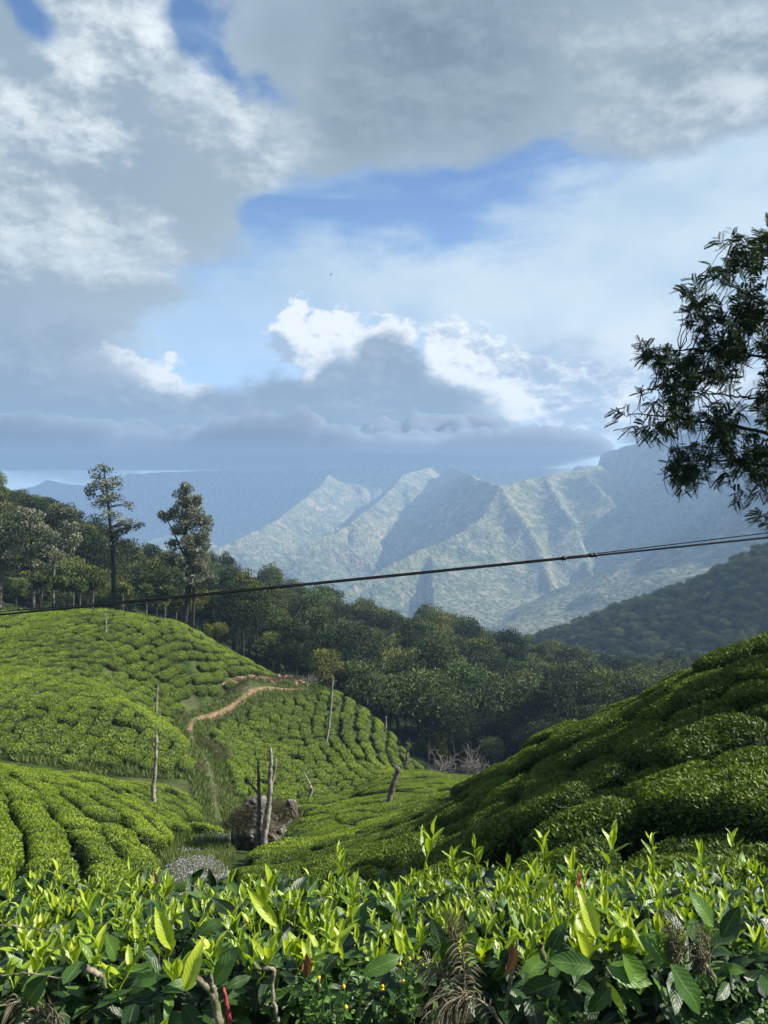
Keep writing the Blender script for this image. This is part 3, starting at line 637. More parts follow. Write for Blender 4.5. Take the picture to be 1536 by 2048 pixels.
# scatter as geometry-node instances of a bush mesh that stands in the scene
def scatter(name,pts,rots,scs,sources,label,cat,wh=None):
    """one object of many copies; sources are visible objects"""
    me=bpy.data.meshes.new(name); me.vertices.add(len(pts)); me.vertices.foreach_set('co',np.asarray(pts,np.float32).ravel())
    a=me.attributes.new('rot','FLOAT_VECTOR','POINT'); a.data.foreach_set('vector',np.asarray(rots,np.float32).ravel())
    a=me.attributes.new('scl','FLOAT_VECTOR','POINT'); a.data.foreach_set('vector',np.asarray(scs,np.float32).ravel())
    wh=np.arange(len(pts))%len(sources) if wh is None else wh
    a=me.attributes.new('which','INT','POINT'); a.data.foreach_set('value',np.asarray(wh,np.int32))
    ob=obj(name,me); ng=bpy.data.node_groups.new(name,'GeometryNodeTree')
    ng.interface.new_socket('Geometry',in_out='INPUT',socket_type='NodeSocketGeometry'); ng.interface.new_socket('Geometry',in_out='OUTPUT',socket_type='NodeSocketGeometry')
    gi=ng.nodes.new('NodeGroupInput'); go=ng.nodes.new('NodeGroupOutput'); jn=ng.nodes.new('GeometryNodeJoinGeometry')
    def at(nm,t):
        q=ng.nodes.new('GeometryNodeInputNamedAttribute'); q.data_type=t; q.inputs[0].default_value=nm; return q.outputs[0]
    for k,s_ in enumerate(sources):
        oi=ng.nodes.new('GeometryNodeObjectInfo'); oi.inputs['Object'].default_value=s_; oi.transform_space='ORIGINAL'
        ip=ng.nodes.new('GeometryNodeInstanceOnPoints'); cp=ng.nodes.new('FunctionNodeCompare'); cp.data_type='INT'; cp.operation='EQUAL'
        ng.links.new(at('which','INT'),cp.inputs[2]); cp.inputs[3].default_value=k
        ng.links.new(gi.outputs[0],ip.inputs['Points']); ng.links.new(cp.outputs[0],ip.inputs['Selection']); ng.links.new(oi.outputs['Geometry'],ip.inputs['Instance'])
        er=ng.nodes.new('FunctionNodeEulerToRotation'); ng.links.new(at('rot','FLOAT_VECTOR'),er.inputs[0]); ng.links.new(er.outputs[0],ip.inputs['Rotation'])
        ng.links.new(at('scl','FLOAT_VECTOR'),ip.inputs['Scale']); ng.links.new(ip.outputs[0],jn.inputs[0])
    ng.links.new(jn.outputs[0],go.inputs[0])
    md=ob.modifiers.new('scatter','NODES'); md.node_group=ng
    tag(ob,label,cat,kind='stuff'); return ob
srcs={}
def source(me):
    for o in sc.objects:
        if o.type=='MESH' and o.data==me: return o
for fi,js in rest.items():
    S_=[]
    for k,me in enumerate(fields[fi][6]):
        s_=source(me)
        if s_ is None:   # the first bush of this mesh becomes an individual
            j=js.pop(0); s_=obj('tea_bush',me); s_.matrix_world=mat4(j); tag(s_,blabel(j),'tea bush',grp[fi])
        S_.append(s_)
    pts=[];ro=[];sl=[];wh=[]
    for j in js:
        l,r,s_=mat4(j).decompose(); pts.append(l); ro.append(r.to_euler()); sl.append(s_); wh.append(int(BA[j,7]))
    scatter('tea_field',pts,ro,sl,S_,'farther '+grp[fi],'tea field',wh)
print('tea',time.time()-T0)

# ================================================================== trees
def crown(cl,n,size,seed,asp=.5,up=.3,tb=.35,out=.8):
    """cl: clumps (x,y,z,rx,ry,rz); leaf cards over each clump"""
    r2=np.random.default_rng(seed); cl=np.asarray(cl,float); w=(cl[:,3]*cl[:,5]); k=r2.choice(len(cl),n,p=w/w.sum())
    d=nrm(r2.normal(size=(n,3))); rad=r2.uniform(.45,1.22,(n,1))**.7
    c=cl[k,:3]; P=c+d*cl[k,3:]*rad
    D=nrm(d*out+nrm(r2.normal(size=(n,3)))*.8+[0,0,up]); Nn=nrm(d+r2.normal(size=(n,3))*.5)
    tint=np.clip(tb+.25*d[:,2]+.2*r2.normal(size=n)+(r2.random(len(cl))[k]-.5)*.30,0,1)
    return leaves(P,D,Nn,size*r2.uniform(.6,1.4,n),asp,tint,.2)
def clumps(Rx,Rz,zc,n,seed,flat=.7,rmin=.25,rmax=.42):
    r2=np.random.default_rng(seed); out=[]
    for i in range(n):
        d=nrm(r2.normal(size=3)); d[2]=abs(d[2])*1.1-.35 if r2.random()<.8 else d[2]
        q=r2.uniform(.5,.92); r=r2.uniform(rmin,rmax)*Rx
        out.append((d[0]*Rx*q,d[1]*Rx*q,zc+d[2]*Rz*q,r,r,r*flat))
    return out
def treeparts(H,Rx,Rz,nc,nl,size,seed,tb=.4,trunk=.22,flat=.7,asp=.55,rmax=.42):
    r2=np.random.default_rng(seed); zc=H-Rz*.8; cl=clumps(Rx,Rz,zc,nc,seed,flat,rmax=rmax); cv=crown(cl,nl,size,seed,asp,tb=tb)
    parts=[tube(np.array([[0,0,-1.5],[.1,.05,H*.3],[r2.normal()*.3,r2.normal()*.3,H*.62],[0,0,H*.86]]),[trunk*1.2,trunk,trunk*.7,trunk*.2],7)]
    for c in cl[::2]: parts.append(tube(wobble((0,0,H*r2.uniform(.35,.6)),c[:3],5,.15),np.linspace(trunk*.45,.03,5),5))
    return cv,cat_(parts)
protos=[]
kinds=[ # H,Rx,Rz,nc,nl,size,tb,flat
 (11,4.4,4.0,26,5200,.34,.38,.7),(12.5,4.0,4.8,28,5600,.32,.30,.8),(10,4.8,3.4,26,5200,.36,.46,.6),(13.5,3.6,5.4,30,5600,.30,.34,.85),(9,3.8,3.2,22,4400,.32,.55,.6),(12,4.9,4.2,32,6200,.33,.24,.65),(8,3.0,3.4,18,3600,.30,.62,.7)]
for i,(H,Rx,Rz,nc,nl,sz,tb,fl) in enumerate(kinds):
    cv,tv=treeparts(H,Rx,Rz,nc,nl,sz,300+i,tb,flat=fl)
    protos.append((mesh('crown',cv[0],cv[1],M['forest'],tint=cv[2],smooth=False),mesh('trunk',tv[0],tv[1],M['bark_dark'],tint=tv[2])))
print('treeprotos',time.time()-T0)
# positions
r2=np.random.default_rng(5)
gx=np.arange(-190,330,5.2); gy=np.arange(108,700,5.2); X_,Y_=np.meshgrid(gx,gy); X_=(X_+r2.uniform(-2.4,2.4,X_.shape)).ravel(); Y_=(Y_+r2.uniform(-2.4,2.4,Y_.shape)).ravel()
Z_=ground(X_,Y_); px,py=proj(np.stack([X_,Y_,Z_],-1)); k=(px>-250)&(px<1800); X_,Y_,Z_,px,py=X_[k],Y_[k],Z_[k],px[k],py[k]
k=~((Y_<112+8*np.clip((px-150)/500,0,1)))
k&=~((px<560)&(Y_<125)&(r2.random(len(px))<.45))
k&=~((px>330)&(px<420)&(Y_<122))
# seen past nearer ground (12 m trees)
yy=np.exp(np.linspace(math.log(3),math.log(700),110)); prof={}
vis=np.zeros(len(px),bool)
for j in np.nonzero(k)[0]:
    key=int(px[j]//8); 
    if key not in prof: prof[key]=tz(key*8+4,yy)+np.where(yy>150,4/yy,.5/yy)
    m_=yy<Y_[j]*.96; vis[j]=prof[key][m_].max()<(Z_[j]+12)/Y_[j]+.001
k&=vis; X_,Y_,Z_,px=X_[k],Y_[k],Z_[k],px[k]
which=r2.integers(0,7,len(px)); S=r2.uniform(.66,1.22,len(px))**1.15; S=np.where(Y_>330,S*.85,S*np.where(px>620,1.14,.94)); S=np.where(Y_<125,S*.78,S)
which=np.where((px<250)&(Y_<135),r2.choice([4,6,0],len(px)),which)
ang=r2.uniform(0,6.28,len(px)); sx=S*r2.uniform(.85,1.15,len(px)); sy=S*r2.uniform(.85,1.15,len(px))
inf=(px>-20)&(px<1556)&~((px>1160)&(Y_<400)); order=np.argsort(np.where(inf,Y_,1e9))[:285]; ch=set(order.tolist())
adj=['rounded dark green','tall dense dark green','spreading olive green','narrow upright green','low pale green','broad deep green','small light green']
first={}
for j in order:
    w_=int(which[j]); p=px[j]; d=Y_[j]
    zone=('behind the upper left tea hill' if p<560 else 'beyond the dirt road' if p<760 else 'in the central wood above the sunlit knoll' if p<1010 else 'beside the right slope')
    zone=('at the near edge ' if d<150 else 'farther back ')+zone
    t=empty('forest_tree',(X_[j],Y_[j],Z_[j])); t.rotation_euler=(0,0,ang[j]); t.scale=(sx[j],sy[j],S[j])
    tag(t,f'{adj[w_]} tree {zone}'.replace('at the near edge','near edge,'),'tree','forest trees behind the tea hills')
    o=obj('crown',protos[w_][0],t); first.setdefault(w_,(o,None)); o2=obj('trunk',protos[w_][1],t)
    if first[w_][1] is None: first[w_]=(o,o2)
rj=np.array([j for j in range(len(px)) if j not in ch])
for lab,m_ in (('forest covering the shaded hillside at right',Y_[rj]>330),('forest filling the valley and the left ridge',Y_[rj]<=330)):
    jj=rj[m_]
    if len(jj): scatter('forest',np.stack([X_[jj],Y_[jj],Z_[jj]],-1),np.stack([0*ang[jj],0*ang[jj],ang[jj]],-1),np.stack([sx[jj],sy[jj],S[jj]],-1),[first[w_][0] for w_ in sorted(first)],lab,'forest',np.searchsorted(sorted(first),which[jj]))
print('forest',len(px),time.time()-T0)
# ================================================================== dirt road, bank, boulders, brush
def resamp(P,n):
    P=np.asarray(P,float); s=np.r_[0,np.cumsum(np.linalg.norm(np.diff(P,axis=0),axis=1))]; t=np.linspace(0,s[-1],n)
    Q=np.stack([np.interp(t,s,P[:,k]) for k in range(P.shape[1])],-1)
    for _ in range(3): Q[1:-1]=(Q[:-2]+Q[1:-1]*2+Q[2:])/4
    return Q
def strip(name,pl,wd,m_,label,lift=.14,seed=1,tn=.5):
    Q=resamp(pl,140); d=nrm(np.gradient(Q,axis=0)); nn=np.stack([-d[:,1],d[:,0]],-1)
    o=np.linspace(-1,1,9); wv=wd*(1+.25*fbm(np.arange(140)*.11,0,0,3,seed=seed))
    X=Q[:,None,0]+nn[:,None,0]*o*wv[:,None]; Yv=Q[:,None,1]+nn[:,None,1]*o*wv[:,None]
    Z=ground(X,Yv)+lift*(1-np.abs(o)**4*1.6)[None]+fbm(X*2,Yv*2,0,3,seed=seed)*.05-.07*np.exp(-((np.abs(o)-.5)/.16)**2)[None]
    i=np.arange(140*9).reshape(140,9); q=np.stack([i[:-1,:-1],i[1:,:-1],i[1:,1:],i[:-1,1:]],-1).reshape(-1,4)
    return tag(obj(name,mesh(name,np.stack([X,Yv,Z],-1).reshape(-1,3),q,m_)),label,name.replace('_',' '),kind='structure')
strip('dirt_road',Rd[:9],.55,M['road'],'pale brown dirt road cut across the hillside')
M['track']=rockmat('track_grass',(.030,.045,.014),(.075,.090,.030),1.4,8,bump=.5,bdist=.08,c2=(.12,.095,.055),s2=.6)
strip('path',Rd[8:14],.5,M['track'],'grassy track winding down to the valley floor',seed=4)
# cut earth above the road
Q=resamp(Rd[1:8],170); d=nrm(np.gradient(Q,axis=0)); nn=np.stack([-d[:,1],d[:,0]],-1); nn*=np.sign(-nn[:,:1])
s=np.linspace(0,1,170); hgt=(1.7*np.clip(np.sin(s**.75*math.pi),0,1)**.6*(1-.45*s)+.15)*(1+.5*fbm(s*22,0,0,4,seed=8)); u=np.linspace(0,1,9)
X=Q[:,None,0]+nn[:,None,0]*(1.2+u*(.9))+.28*fbm(s[:,None]*60,u*3,0,4,seed=9); Yv=Q[:,None,1]+nn[:,None,1]*(1.2+u*.9)+.28*fbm(s[:,None]*60,u*3,5,4,seed=10)
Z=ground(Q[:,None,0],Q[:,None,1])-.1+hgt[:,None]*u**.8+.10*fbm(s[:,None]*70,u*4,2,3,seed=12)
X=np.c_[X,X[:,-1:]+nn[:,:1]*1.4]; Yv=np.c_[Yv,Yv[:,-1:]+nn[:,1:]*1.4]; Z=np.c_[Z,ground(X[:,-1:],Yv[:,-1:])-.2]
i=np.arange(1700).reshape(170,10); q=np.stack([i[:-1,:-1],i[:-1,1:],i[1:,1:],i[1:,:-1]],-1).reshape(-1,4)
tag(obj('earth_bank',mesh('earth_bank',np.stack([X,Yv,Z],-1).reshape(-1,3),q,M['earth'],smooth=False)),'raw orange earth bank cut above the dirt road','bank')
bankX,bankY,bankZ=X[:,8],Yv[:,8],Z[:,8]

def rock(rx,ry,rz,seed,nu=56,nv=36):
    u=np.linspace(0,2*math.pi,nu,endpoint=False)[None]; v=np.linspace(.02,math.pi-.02,nv)[:,None]
    x,y,z=np.sin(v)*np.cos(u),np.sin(v)*np.sin(u),np.cos(v)+0*u
    r=1+.30*fbm(x*1.3+seed,y*1.3,z*1.3,4,.55,seed=seed)+.16*ridged(x*2.2+z*1.1+seed,y*2.2+z*1.7,4,seed=seed+1)
    r=np.minimum(r,1.02+.18*vn(x*1.7,y*1.7,z*1.7,seed+3))
    V=np.stack([x*r*rx,y*r*ry,z*r*rz],-1).reshape(-1,3); i=np.arange(nu*nv).reshape(nv,nu); k=np.roll(i,-1,1)
    return V,np.stack([i[:-1],i[1:],k[1:],k[:-1]],-1).reshape(-1,4),.5
def at(cv,p): return (cv[0]+np.asarray(p),)+tuple(cv[1:])
def boulder(px,base,rxp,rzp,label,seed,Y=None,extra=()):
    Y=Y or hit(px,base); k=Y/F; b=np.array([(px-768)*k,Y,float(ground((px-768)*k,Y))])
    t=empty('boulder',b); tag(t,label,'boulder')
    v=rock(rxp*k,rxp*k*.8,rzp*k,seed); obj('rock',mesh('rock',v[0]+[0,0,rzp*k*.55],v[1],M['rock'],smooth=False),t)
    for (dx,dz,a,c,s2) in extra:
        v=rock(a*k,a*k*.9,c*k,s2); obj('rock',mesh('rock',v[0]+[dx*k,.3*s2%1,dz*k],v[1],M['rock'],smooth=False),t)
    return Y
Yb=boulder(520,1700,50,56,'large brush covered grey boulder behind the two bare trunks',3,extra=((-40,20,22,34,5),(36,52,24,26,6),(60,74,14,20,8),(-8,86,26,16,11)))
boulder(856,1616,23,15,'grey boulder at the foot of the shaded slope beside the knoll',13,Y=40.5,extra=((14,16,11,8,15),(-14,10,9,9,16)))
boulder(832,1660,9,6,'small pale stone half buried in tea bushes below the boulder',17,Y=34)

def blades(P,h,lean,wd,tint,r2):
    n=len(P); D=nrm(np.stack([r2.normal(size=n)*lean,r2.normal(size=n)*lean,np.ones(n)],-1)); Nn=nrm(r2.normal(size=(n,3)))
    return leaves(P,D,Nn,h,wd,tint,.1)
def spray(n,poly,Yr,seed,excl=0):
    r2=np.random.default_rng(seed); out=[]
    while sum(map(len,out))<n:
        y=r2.uniform(*Yr,n*3); pmin,pmax=min(p[0] for p in poly),max(p[0] for p in poly); p=r2.uniform(pmin,pmax,n*3)
        x=(p-768)/F*y; z=ground(x,y); px,py=proj(np.stack([x,y,z],-1)); k=inpoly(px,py,poly)
        if excl: k&=droad(x,y)>excl
        out.append(np.stack([x,y,z],-1)[k])
    return np.concatenate(out)[:n]
def stuff(name,parts,m_,label,cat):
    V,Fc,T=cat_(parts); return tag(obj(name,mesh(name,V,Fc,m_,tint=T,smooth=False)),label,cat,kind='stuff')
r3=np.random.default_rng(31)
valley=[(330,1660),(345,1690),(320,1740),(300,1830),(260,1900),(520,1900),(440,1780),(450,1740),(470,1715),(455,1690),(475,1660),(440,1640)]
Pv=spray(24000,valley,(14,50),1); n=len(Pv)
corr=[(600,1352),(690,1362),(720,1400),(640,1385),(540,1412),(470,1440),(400,1470),(455,1500),(465,1560),(500,1600),(600,1612),(740,1575),(840,1530),(860,1560),(700,1600),(560,1650),(470,1665),(400,1625),(380,1560),(330,1560),(200,1552),(100,1535),(0,1520),(0,1500),(200,1520),(370,1525),(385,1490),(330,1440),(400,1420),(520,1380)]
Pc=spray(46000,corr,(44,108),2,.28); m_=len(Pc)
edge=spray(7000,[(-50,1195),(200,1200),(380,1240),(460,1285),(600,1352),(700,1372),(780,1440),(830,1500),(860,1530),(820,1510),(760,1460),(690,1400),(600,1372),(440,1300),(370,1262),(200,1232),(-50,1232)],(98,125),3)
stuff('grass',[blades(Pv,r3.uniform(.18,.5,n),.35,.10,np.clip(r3.normal(.42,.18,n),0,1),r3),blades(Pc,r3.uniform(.2,.6,m_),.4,.16,np.clip(r3.normal(.45,.2,m_),0,1),r3),blades(edge,r3.uniform(.3,.9,len(edge)),.4,.2,np.clip(r3.normal(.3,.2,len(edge)),0,1),r3)],M['grass'],'rough green grass on the valley floor and track sides','grass')
pf=spray(9000,[(345,1672),(420,1665),(470,1680),(460,1700),(425,1735),(455,1760),(470,1800),(420,1840),(330,1830),(335,1760),(350,1715)],(17,46),5)
dn=fbm(pf[:,0]*.35,pf[:,1]*.35,0,3,seed=3); pf=pf[dn>.02]; n=len(pf)
pf=np.repeat(pf,3,0)+np.c_[r3.normal(0,.07,(3*n,2)),r3.uniform(.18,.5,3*n)]
stuff('wild_flowers',[leaves(pf,nrm(r3.normal(size=pf.shape)+[0,0,.6]),nrm(r3.normal(size=pf.shape)+[0,0,1]),r3.uniform(.03,.06,len(pf)),.8,np.clip(r3.normal(.5,.25,len(pf)),0,1)),
   blades(pf[::3]-[0,0,.35],.4,.1,.02,.3,r3)],M['flower'],'lilac white flower heads in the valley grass','flowers')
# brush: twiggy shrubs
def shrub(px,py,Y,w,h,n,label,m_='scrub',lift=0.0,tb=.45):
    k=Y/F; b=np.array([(px-768)*k,Y,float(ground((px-768)*k,Y))+lift*k]); r2=np.random.default_rng(int(px*7+py))
    P=np.c_[r2.normal(0,w*k*.42,n),r2.normal(0,w*k*.35,n),r2.uniform(-.1,.75,n)**1.3*h*k]; P=P[np.isfinite(P).all(1)]; P[:,2]*=np.clip(1.1-(np.hypot(P[:,0],P[:,1])/(w*k))**2,.1,1)
    n=len(P); out=nrm(P*[1.,1.,.4]+1e-3); tb=tb+.1; a=leaves(P,nrm(out*.6+r2.normal(size=(n,3))*.6+[0,0,.7]),nrm(r2.normal(size=(n,3))),h*k*r2.uniform(.05,.15,n),.14,np.clip(r2.normal(tb,.2,n),0,1))
    st=[tube(wobble((0,0,-.1),P[r2.integers(n)],5,.04*h*k),np.linspace(.012*h*k,.004*h*k,5),4) for _ in range(14)]
    t=empty('shrub',b); tag(t,label,'shrub'); obj('foliage',mesh('foliage',a[0],a[1],M[m_],tint=a[2],smooth=False),t); c=cat_(st); obj('stems',mesh('stems',c[0],c[1],M['bark'],tint=c[2]),t)
shrub(492,1700,Yb-.2,42,56,6500,'brown leafless brush growing over the left side of the large boulder',lift=44)
shrub(550,1700,Yb+.3,46,54,6500,'dense reddish brown brush on top of the large boulder',lift=66,tb=.55)
shrub(588,1690,Yb+1.5,24,70,1200,'green leafy bush at the right end of the large boulder','weed',lift=10)
shrub(480,1705,Yb-.3,20,40,900,'low dark brush at the left foot of the large boulder',lift=0,tb=.25)
for i,(a,b,c,e,l) in enumerate([(410,1500,30,34,'grey brush at the bend of the grassy track'),(438,1520,26,36,'tall grey green brush right of the grassy track'),(395,1545,24,30,'dry straw brush on the bank left of the grassy track'),(420,1590,26,26,'low dry brush beside the lower grassy track'),(370,1448,24,20,'purple brown brush where the dirt road meets the track'),(455,1590,24,26,'green brush below the middle tea hill'),(480,1640,30,24,'straw coloured brush above the valley floor')]):
    shrub(a,b,hit(a,b),c,e,1500,l,'dry' if 'dry' in l or 'straw' in l else 'scrub')
bq=[i for i in range(12,160,6)]
Pb=np.concatenate([np.stack([bankX[i]+r3.normal(0,.5,260),bankY[i]+r3.normal(0,.5,260),bankZ[i]-r3.uniform(-.1,.8,260)*(1 if i>30 else 1.4)],-1) for i in bq])
n=len(Pb); stuff('dry_grass',[leaves(Pb,nrm(r3.normal(size=(n,3))*.5+[.3,-.2,-.1]),nrm(r3.normal(size=(n,3))),r3.uniform(.25,.7,n),.12,np.clip(r3.normal(.4,.2,n),0,1))],M['scrub'],'brown dry brush hanging over the earth bank','dry grass')

# ---------------------------------------------------------------- bare pollarded trunks
def snag(lines,label,Y=None,m_='bark_pale',tufts=(),ml='grass',twigs=0,name='bare_tree'):
    px,py=lines[0][0][:2]; Y=Y or hit(px,py); k=Y/F; b=np.array([(px-768)*k,Y,float(ground((px-768)*k,Y))]); t=empty(name,b); tag(t,label,'bare tree')
    r2=np.random.default_rng(int(px*13+py)); sx=(px-768)*k; ends=[]
    for li,l in enumerate(lines):
        p=np.array([[(a[0]-768)*k-sx,0,(py-a[1])*k] for a in l]); p[:,1]=np.cumsum(r2.normal(0,.12,len(p)))*(.4 if li==0 else 1)*k*18
        if li==0: p[0,1]=0; p=np.r_[p[:1]-[0,0,.8],p]
        else: p[:,1]-=p[0,1]
        r=np.array([a[2] for a in l])*k; r=np.r_[r[:1]*1.15,r] if li==0 else r
        q=resamp(np.c_[p,r],max(6,len(p)*4)); q[:,:3]+=r2.normal(0,.12,(len(q),3))*q[:,3:]; q[:,3]*=1+r2.normal(0,.09,len(q))
        v=tube(q[:,:3],q[:,3],9); obj('trunk' if li==0 else 'branch',mesh('trunk' if li==0 else 'branch',v[0],v[1],M[m_],tint=np.full(len(v[0]),.5)),t); ends.append(q[-1,:3])
    tw=[]
    for e in ends:
        for _ in range(twigs): tw.append(tube(wobble(e,e+nrm(r2.normal(size=3)+[0,0,.9])*r2.uniform(3,9)*k,4,.2*k),[.55*k,.4*k,.3*k,.15*k],4))
    if tw: c=cat_(tw); obj('twigs',mesh('twigs',c[0],c[1],M[m_],tint=c[2]),t)['kind']='stuff'
    tf=[]
    for (a,c,r,n) in tufts:
        P=np.array([(a-768)*k-sx,0,(py-c)*k])+r2.normal(0,1,(n,3))*r*k*.5; tf.append(leaves(P,sph(n),sph(n),k*r2.uniform(1.5,3.2,n),.5,np.clip(r2.normal(.6,.2,n),0,1)))
    if tf: c=cat_(tf); obj('foliage',mesh('foliage',c[0],c[1],M[ml],tint=c[2],smooth=False),t)
snag([[(212,1277,1.8),(212,1250,1.5),(211,1229,1.1)]],'thin white bare pole standing on the upper left tea hill',twigs=1)
snag([[(312,1440,2.6),(313,1405,2.2),(314,1385,1.8),(316,1370,1.2)]],'slim pale bare trunk near the foot of the upper left tea hill',twigs=2)
snag([[(305,1634,5.4),(308,1595,4.8),(306,1576,4.4),(311,1545,3.6),(313,1500,3.0),(314,1480,2.4),(313,1464,1.6)],[(307,1585,2.6),(315,1583,2.2),(319,1578,1.6)],[(313,1488,1.6),(308,1482,1.4),(306,1478,1.0)]],'tall bent grey bare trunk on the lower left tea hill',twigs=4,tufts=((313,1464,6,30),(307,1480,4,14)))
snag([[(652,1492,2.8),(658,1450,2.5),(663,1400,2.0),(666,1362,1.4)]],'long slim leaning bare trunk on the middle tea hill',twigs=3,tufts=((666,1362,5,16),))
snag([[(525,1706,8.0),(531,1655,6.6),(538,1605,5.6),(541,1570,5.0),(540,1540,4.6),(543,1515,3.6),(541,1492,2.2)],[(541,1572,3.2),(547,1552,2.6),(550,1535,2.2),(551,1519,1.4)]],'thick pale trunk with a forked top in front of the large boulder',Y=Yb-1.6,twigs=4,tufts=((542,1496,9,50),(549,1550,5,20)))
snag([[(516,1706,6.6),(517,1660,5.2),(518,1625,4.4),(519,1600,3.8),(517,1565,3.2),(517,1530,2.6),(516,1519,1.8)],[(517,1586,2.4),(506,1575,2.0),(497,1562,1.7),(493,1553,1.1)],[(504,1573,1.4),(505,1562,1.0),(506,1556,.7)]],'darker thin trunk with one curved left branch beside the large boulder',Y=Yb-1.5,m_='bark',twigs=3,tufts=((516,1520,6,24),(518,1640,6,30)))
snag([[(617,1612,3.2),(620,1592,2.8),(625,1579,2.6),(618,1566,2.0),(612,1554,1.6),(607,1547,1.1)],[(619,1604,1.8),(618,1590,1.8),(621,1578,1.6),(620,1570,1.2)]],'small crooked bare trunk between the knoll and the middle hill',twigs=3)
snag([[(776,1626,6.0),(780,1596,5.6),(786,1572,5.6),(792,1550,5.2),(798,1537,4.8)],[(797,1540,4.0),(785,1530,3.2),(778,1519,2.6),(776,1509,1.6)],[(797,1540,4.0),(808,1531,3.2),(815,1525,2.4),(813,1511,2.1),(815,1499,1.8),(818,1488,1.1)],[(814,1526,1.8),(828,1523,.9)],[(813,1508,1.8),(803,1503,1.5),(795,1499,1.2),(788,1495,.8)]],'thick grey pollard with antler branches standing on the knoll',m_='bark',twigs=4,tufts=((776,1508,8,50),(790,1494,9,50),(804,1500,7,30),(818,1488,9,60)))
snag([[(572,1342,2.6),(570,1328,2.2),(573,1312,1.9),(570,1290,1.4)]],'short white bare trunk at the forest edge above the road',twigs=3)
snag([[(656,1606,1.4),(657,1600,1.1),(657,1592,.7)]],'tiny bare stub below the middle tea hill')
snag([[(770,1450,2.2),(772,1420,2.0),(772,1396,1.3)]],'short pale dead trunk in shade at the edge of the central wood',Y=113)

def baretree(px,base,Y,H,label,n=26,pale='bark_pale'):
    k=Y/F; b=np.array([(px-768)*k,Y,float(ground((px-768)*k,Y))]); r2=np.random.default_rng(int(px)); h=H*k; tb=[tube(wobble((0,0,-.5),(0,0,h*.5),6,.05),np.linspace(.03*h,.018*h,6),6)]; tw=[]
    for i in range(n):
        s=np.array([0,0,h*r2.uniform(.22,.5)]); e=s+nrm(r2.normal(size=3)*[1,1,.5]+[0,0,.75])*h*r2.uniform(.3,.55); q=wobble(s,e,6,.03*h); tb.append(tube(q,np.linspace(.011*h,.004*h,6),5))
        for _ in range(7):
            s2=q[r2.integers(2,6)]; e2=s2+nrm(r2.normal(size=3)+[0,0,.5])*h*r2.uniform(.08,.22); tw.append(tube(wobble(s2,e2,4,.012*h),[.0035*h,.003*h,.002*h,.001*h],3))
    t=empty('bare_tree',b); tag(t,label,'bare tree'); c=cat_(tb); obj('trunk',mesh('trunk',c[0],c[1],M[pale],tint=c[2]),t); c=cat_(tw); obj('twigs',mesh('twigs',c[0],c[1],M[pale],tint=c[2]),t)['kind']='stuff'
M['grey_twig']=rockmat('grey_twigs',(.13,.115,.10),(.24,.215,.19),5,4,bump=.2)
baretree(888,1545,104,78,'leafless grey tree at the foot of the central wood',pale='grey_twig')
baretree(946,1552,101,92,'broad leafless grey tree beside the shaded slope crest',34,pale='grey_twig')
baretree(615,1350,112,52,'grey leafless shrub tree behind the top of the dirt road',30,pale='grey_twig')
baretree(1052,1420,150,60,'white barked leafless tree inside the wood right of centre',16)

# ---------------------------------------------------------------- tall trees of the upper left
def pxtree(name,label,base,Y,trunk,ell,leafs,size,seed,matl='oak',tb=.4,bark='bark_dark',sub=6,asp=.45,extra=()):
    k=Y/F; r2=np.random.default_rng(seed); bx=(base-768)*k; bz=float(ground(bx,Y)); o=np.array([bx,Y,bz])
    w=lambda a,b,dy=0:np.array([(a-768)*k,Y+dy,(1024-b)*k])-o
    t=empty(name,o); tag(t,label,'tree')
    tp=np.array([np.r_[w(a,b),r*k] for a,b,r in trunk]); tp=np.r_[[np.r_[tp[0,:3]-[0,0,1.5],tp[0,3]]],tp]; q=resamp(tp,24)
    parts=[tube(q[:,:3],q[:,3],8)]
    for tr in extra:
        e=resamp(np.array([np.r_[w(a,b),r*k] for a,b,r in tr]),12); parts.append(tube(e[:,:3],e[:,3],6))
    cl=[]
    for (a,b,rx,ry) in ell:
        c=w(a,b); 
        for _ in range(sub):
            d=r2.normal(size=3)*.45; cl.append(tuple(c+d*[rx*k,rx*k*.9,ry*k])+(rx*k*r2.uniform(.35,.65),rx*k*.55,ry*k*r2.uniform(.35,.65)))
        for _ in range(2):
            j=np.argmin(np.abs(q[:,2]-(c[2]-ry*k*.8)-0)+np.where(q[:,2]>c[2],5,0)); parts.append(tube(wobble(q[j,:3],np.array(cl[-1-_][:3]),6,.15),np.linspace(max(q[j,3]*.5,.05),.03,6),5))
    cv=crown(cl,leafs,size,seed,asp,up=.5,tb=tb)
    obj('crown',mesh('crown',cv[0],cv[1],M[matl],tint=cv[2],smooth=False),t); c=cat_(parts); obj('trunk',mesh('trunk',c[0],c[1],M[bark],tint=c[2]),t)
pxtree('silver_oak','tall slender silver oak with an open crown on the left skyline',226,103,[(228,1212,4.6),(226,1130,4.0),(222,1070,3.4),(217,1010,2.6),(208,938,1)],
 [(208,938,14,12),(203,958,20,16),(220,972,20,16),(188,975,14,12),(182,992,10,10),(228,995,22,12),(205,1005,20,12),(222,1030,18,12),(245,1042,20,9),(258,1012,8,8),(262,1058,22,8),(238,1066,26,10),(278,1052,9,7),(212,1062,14,9),(245,1086,26,8),(225,1100,20,8)],4300,.32,41,extra=([(222,1090,1.8),(240,1070,1.4),(262,1058,.7)],))
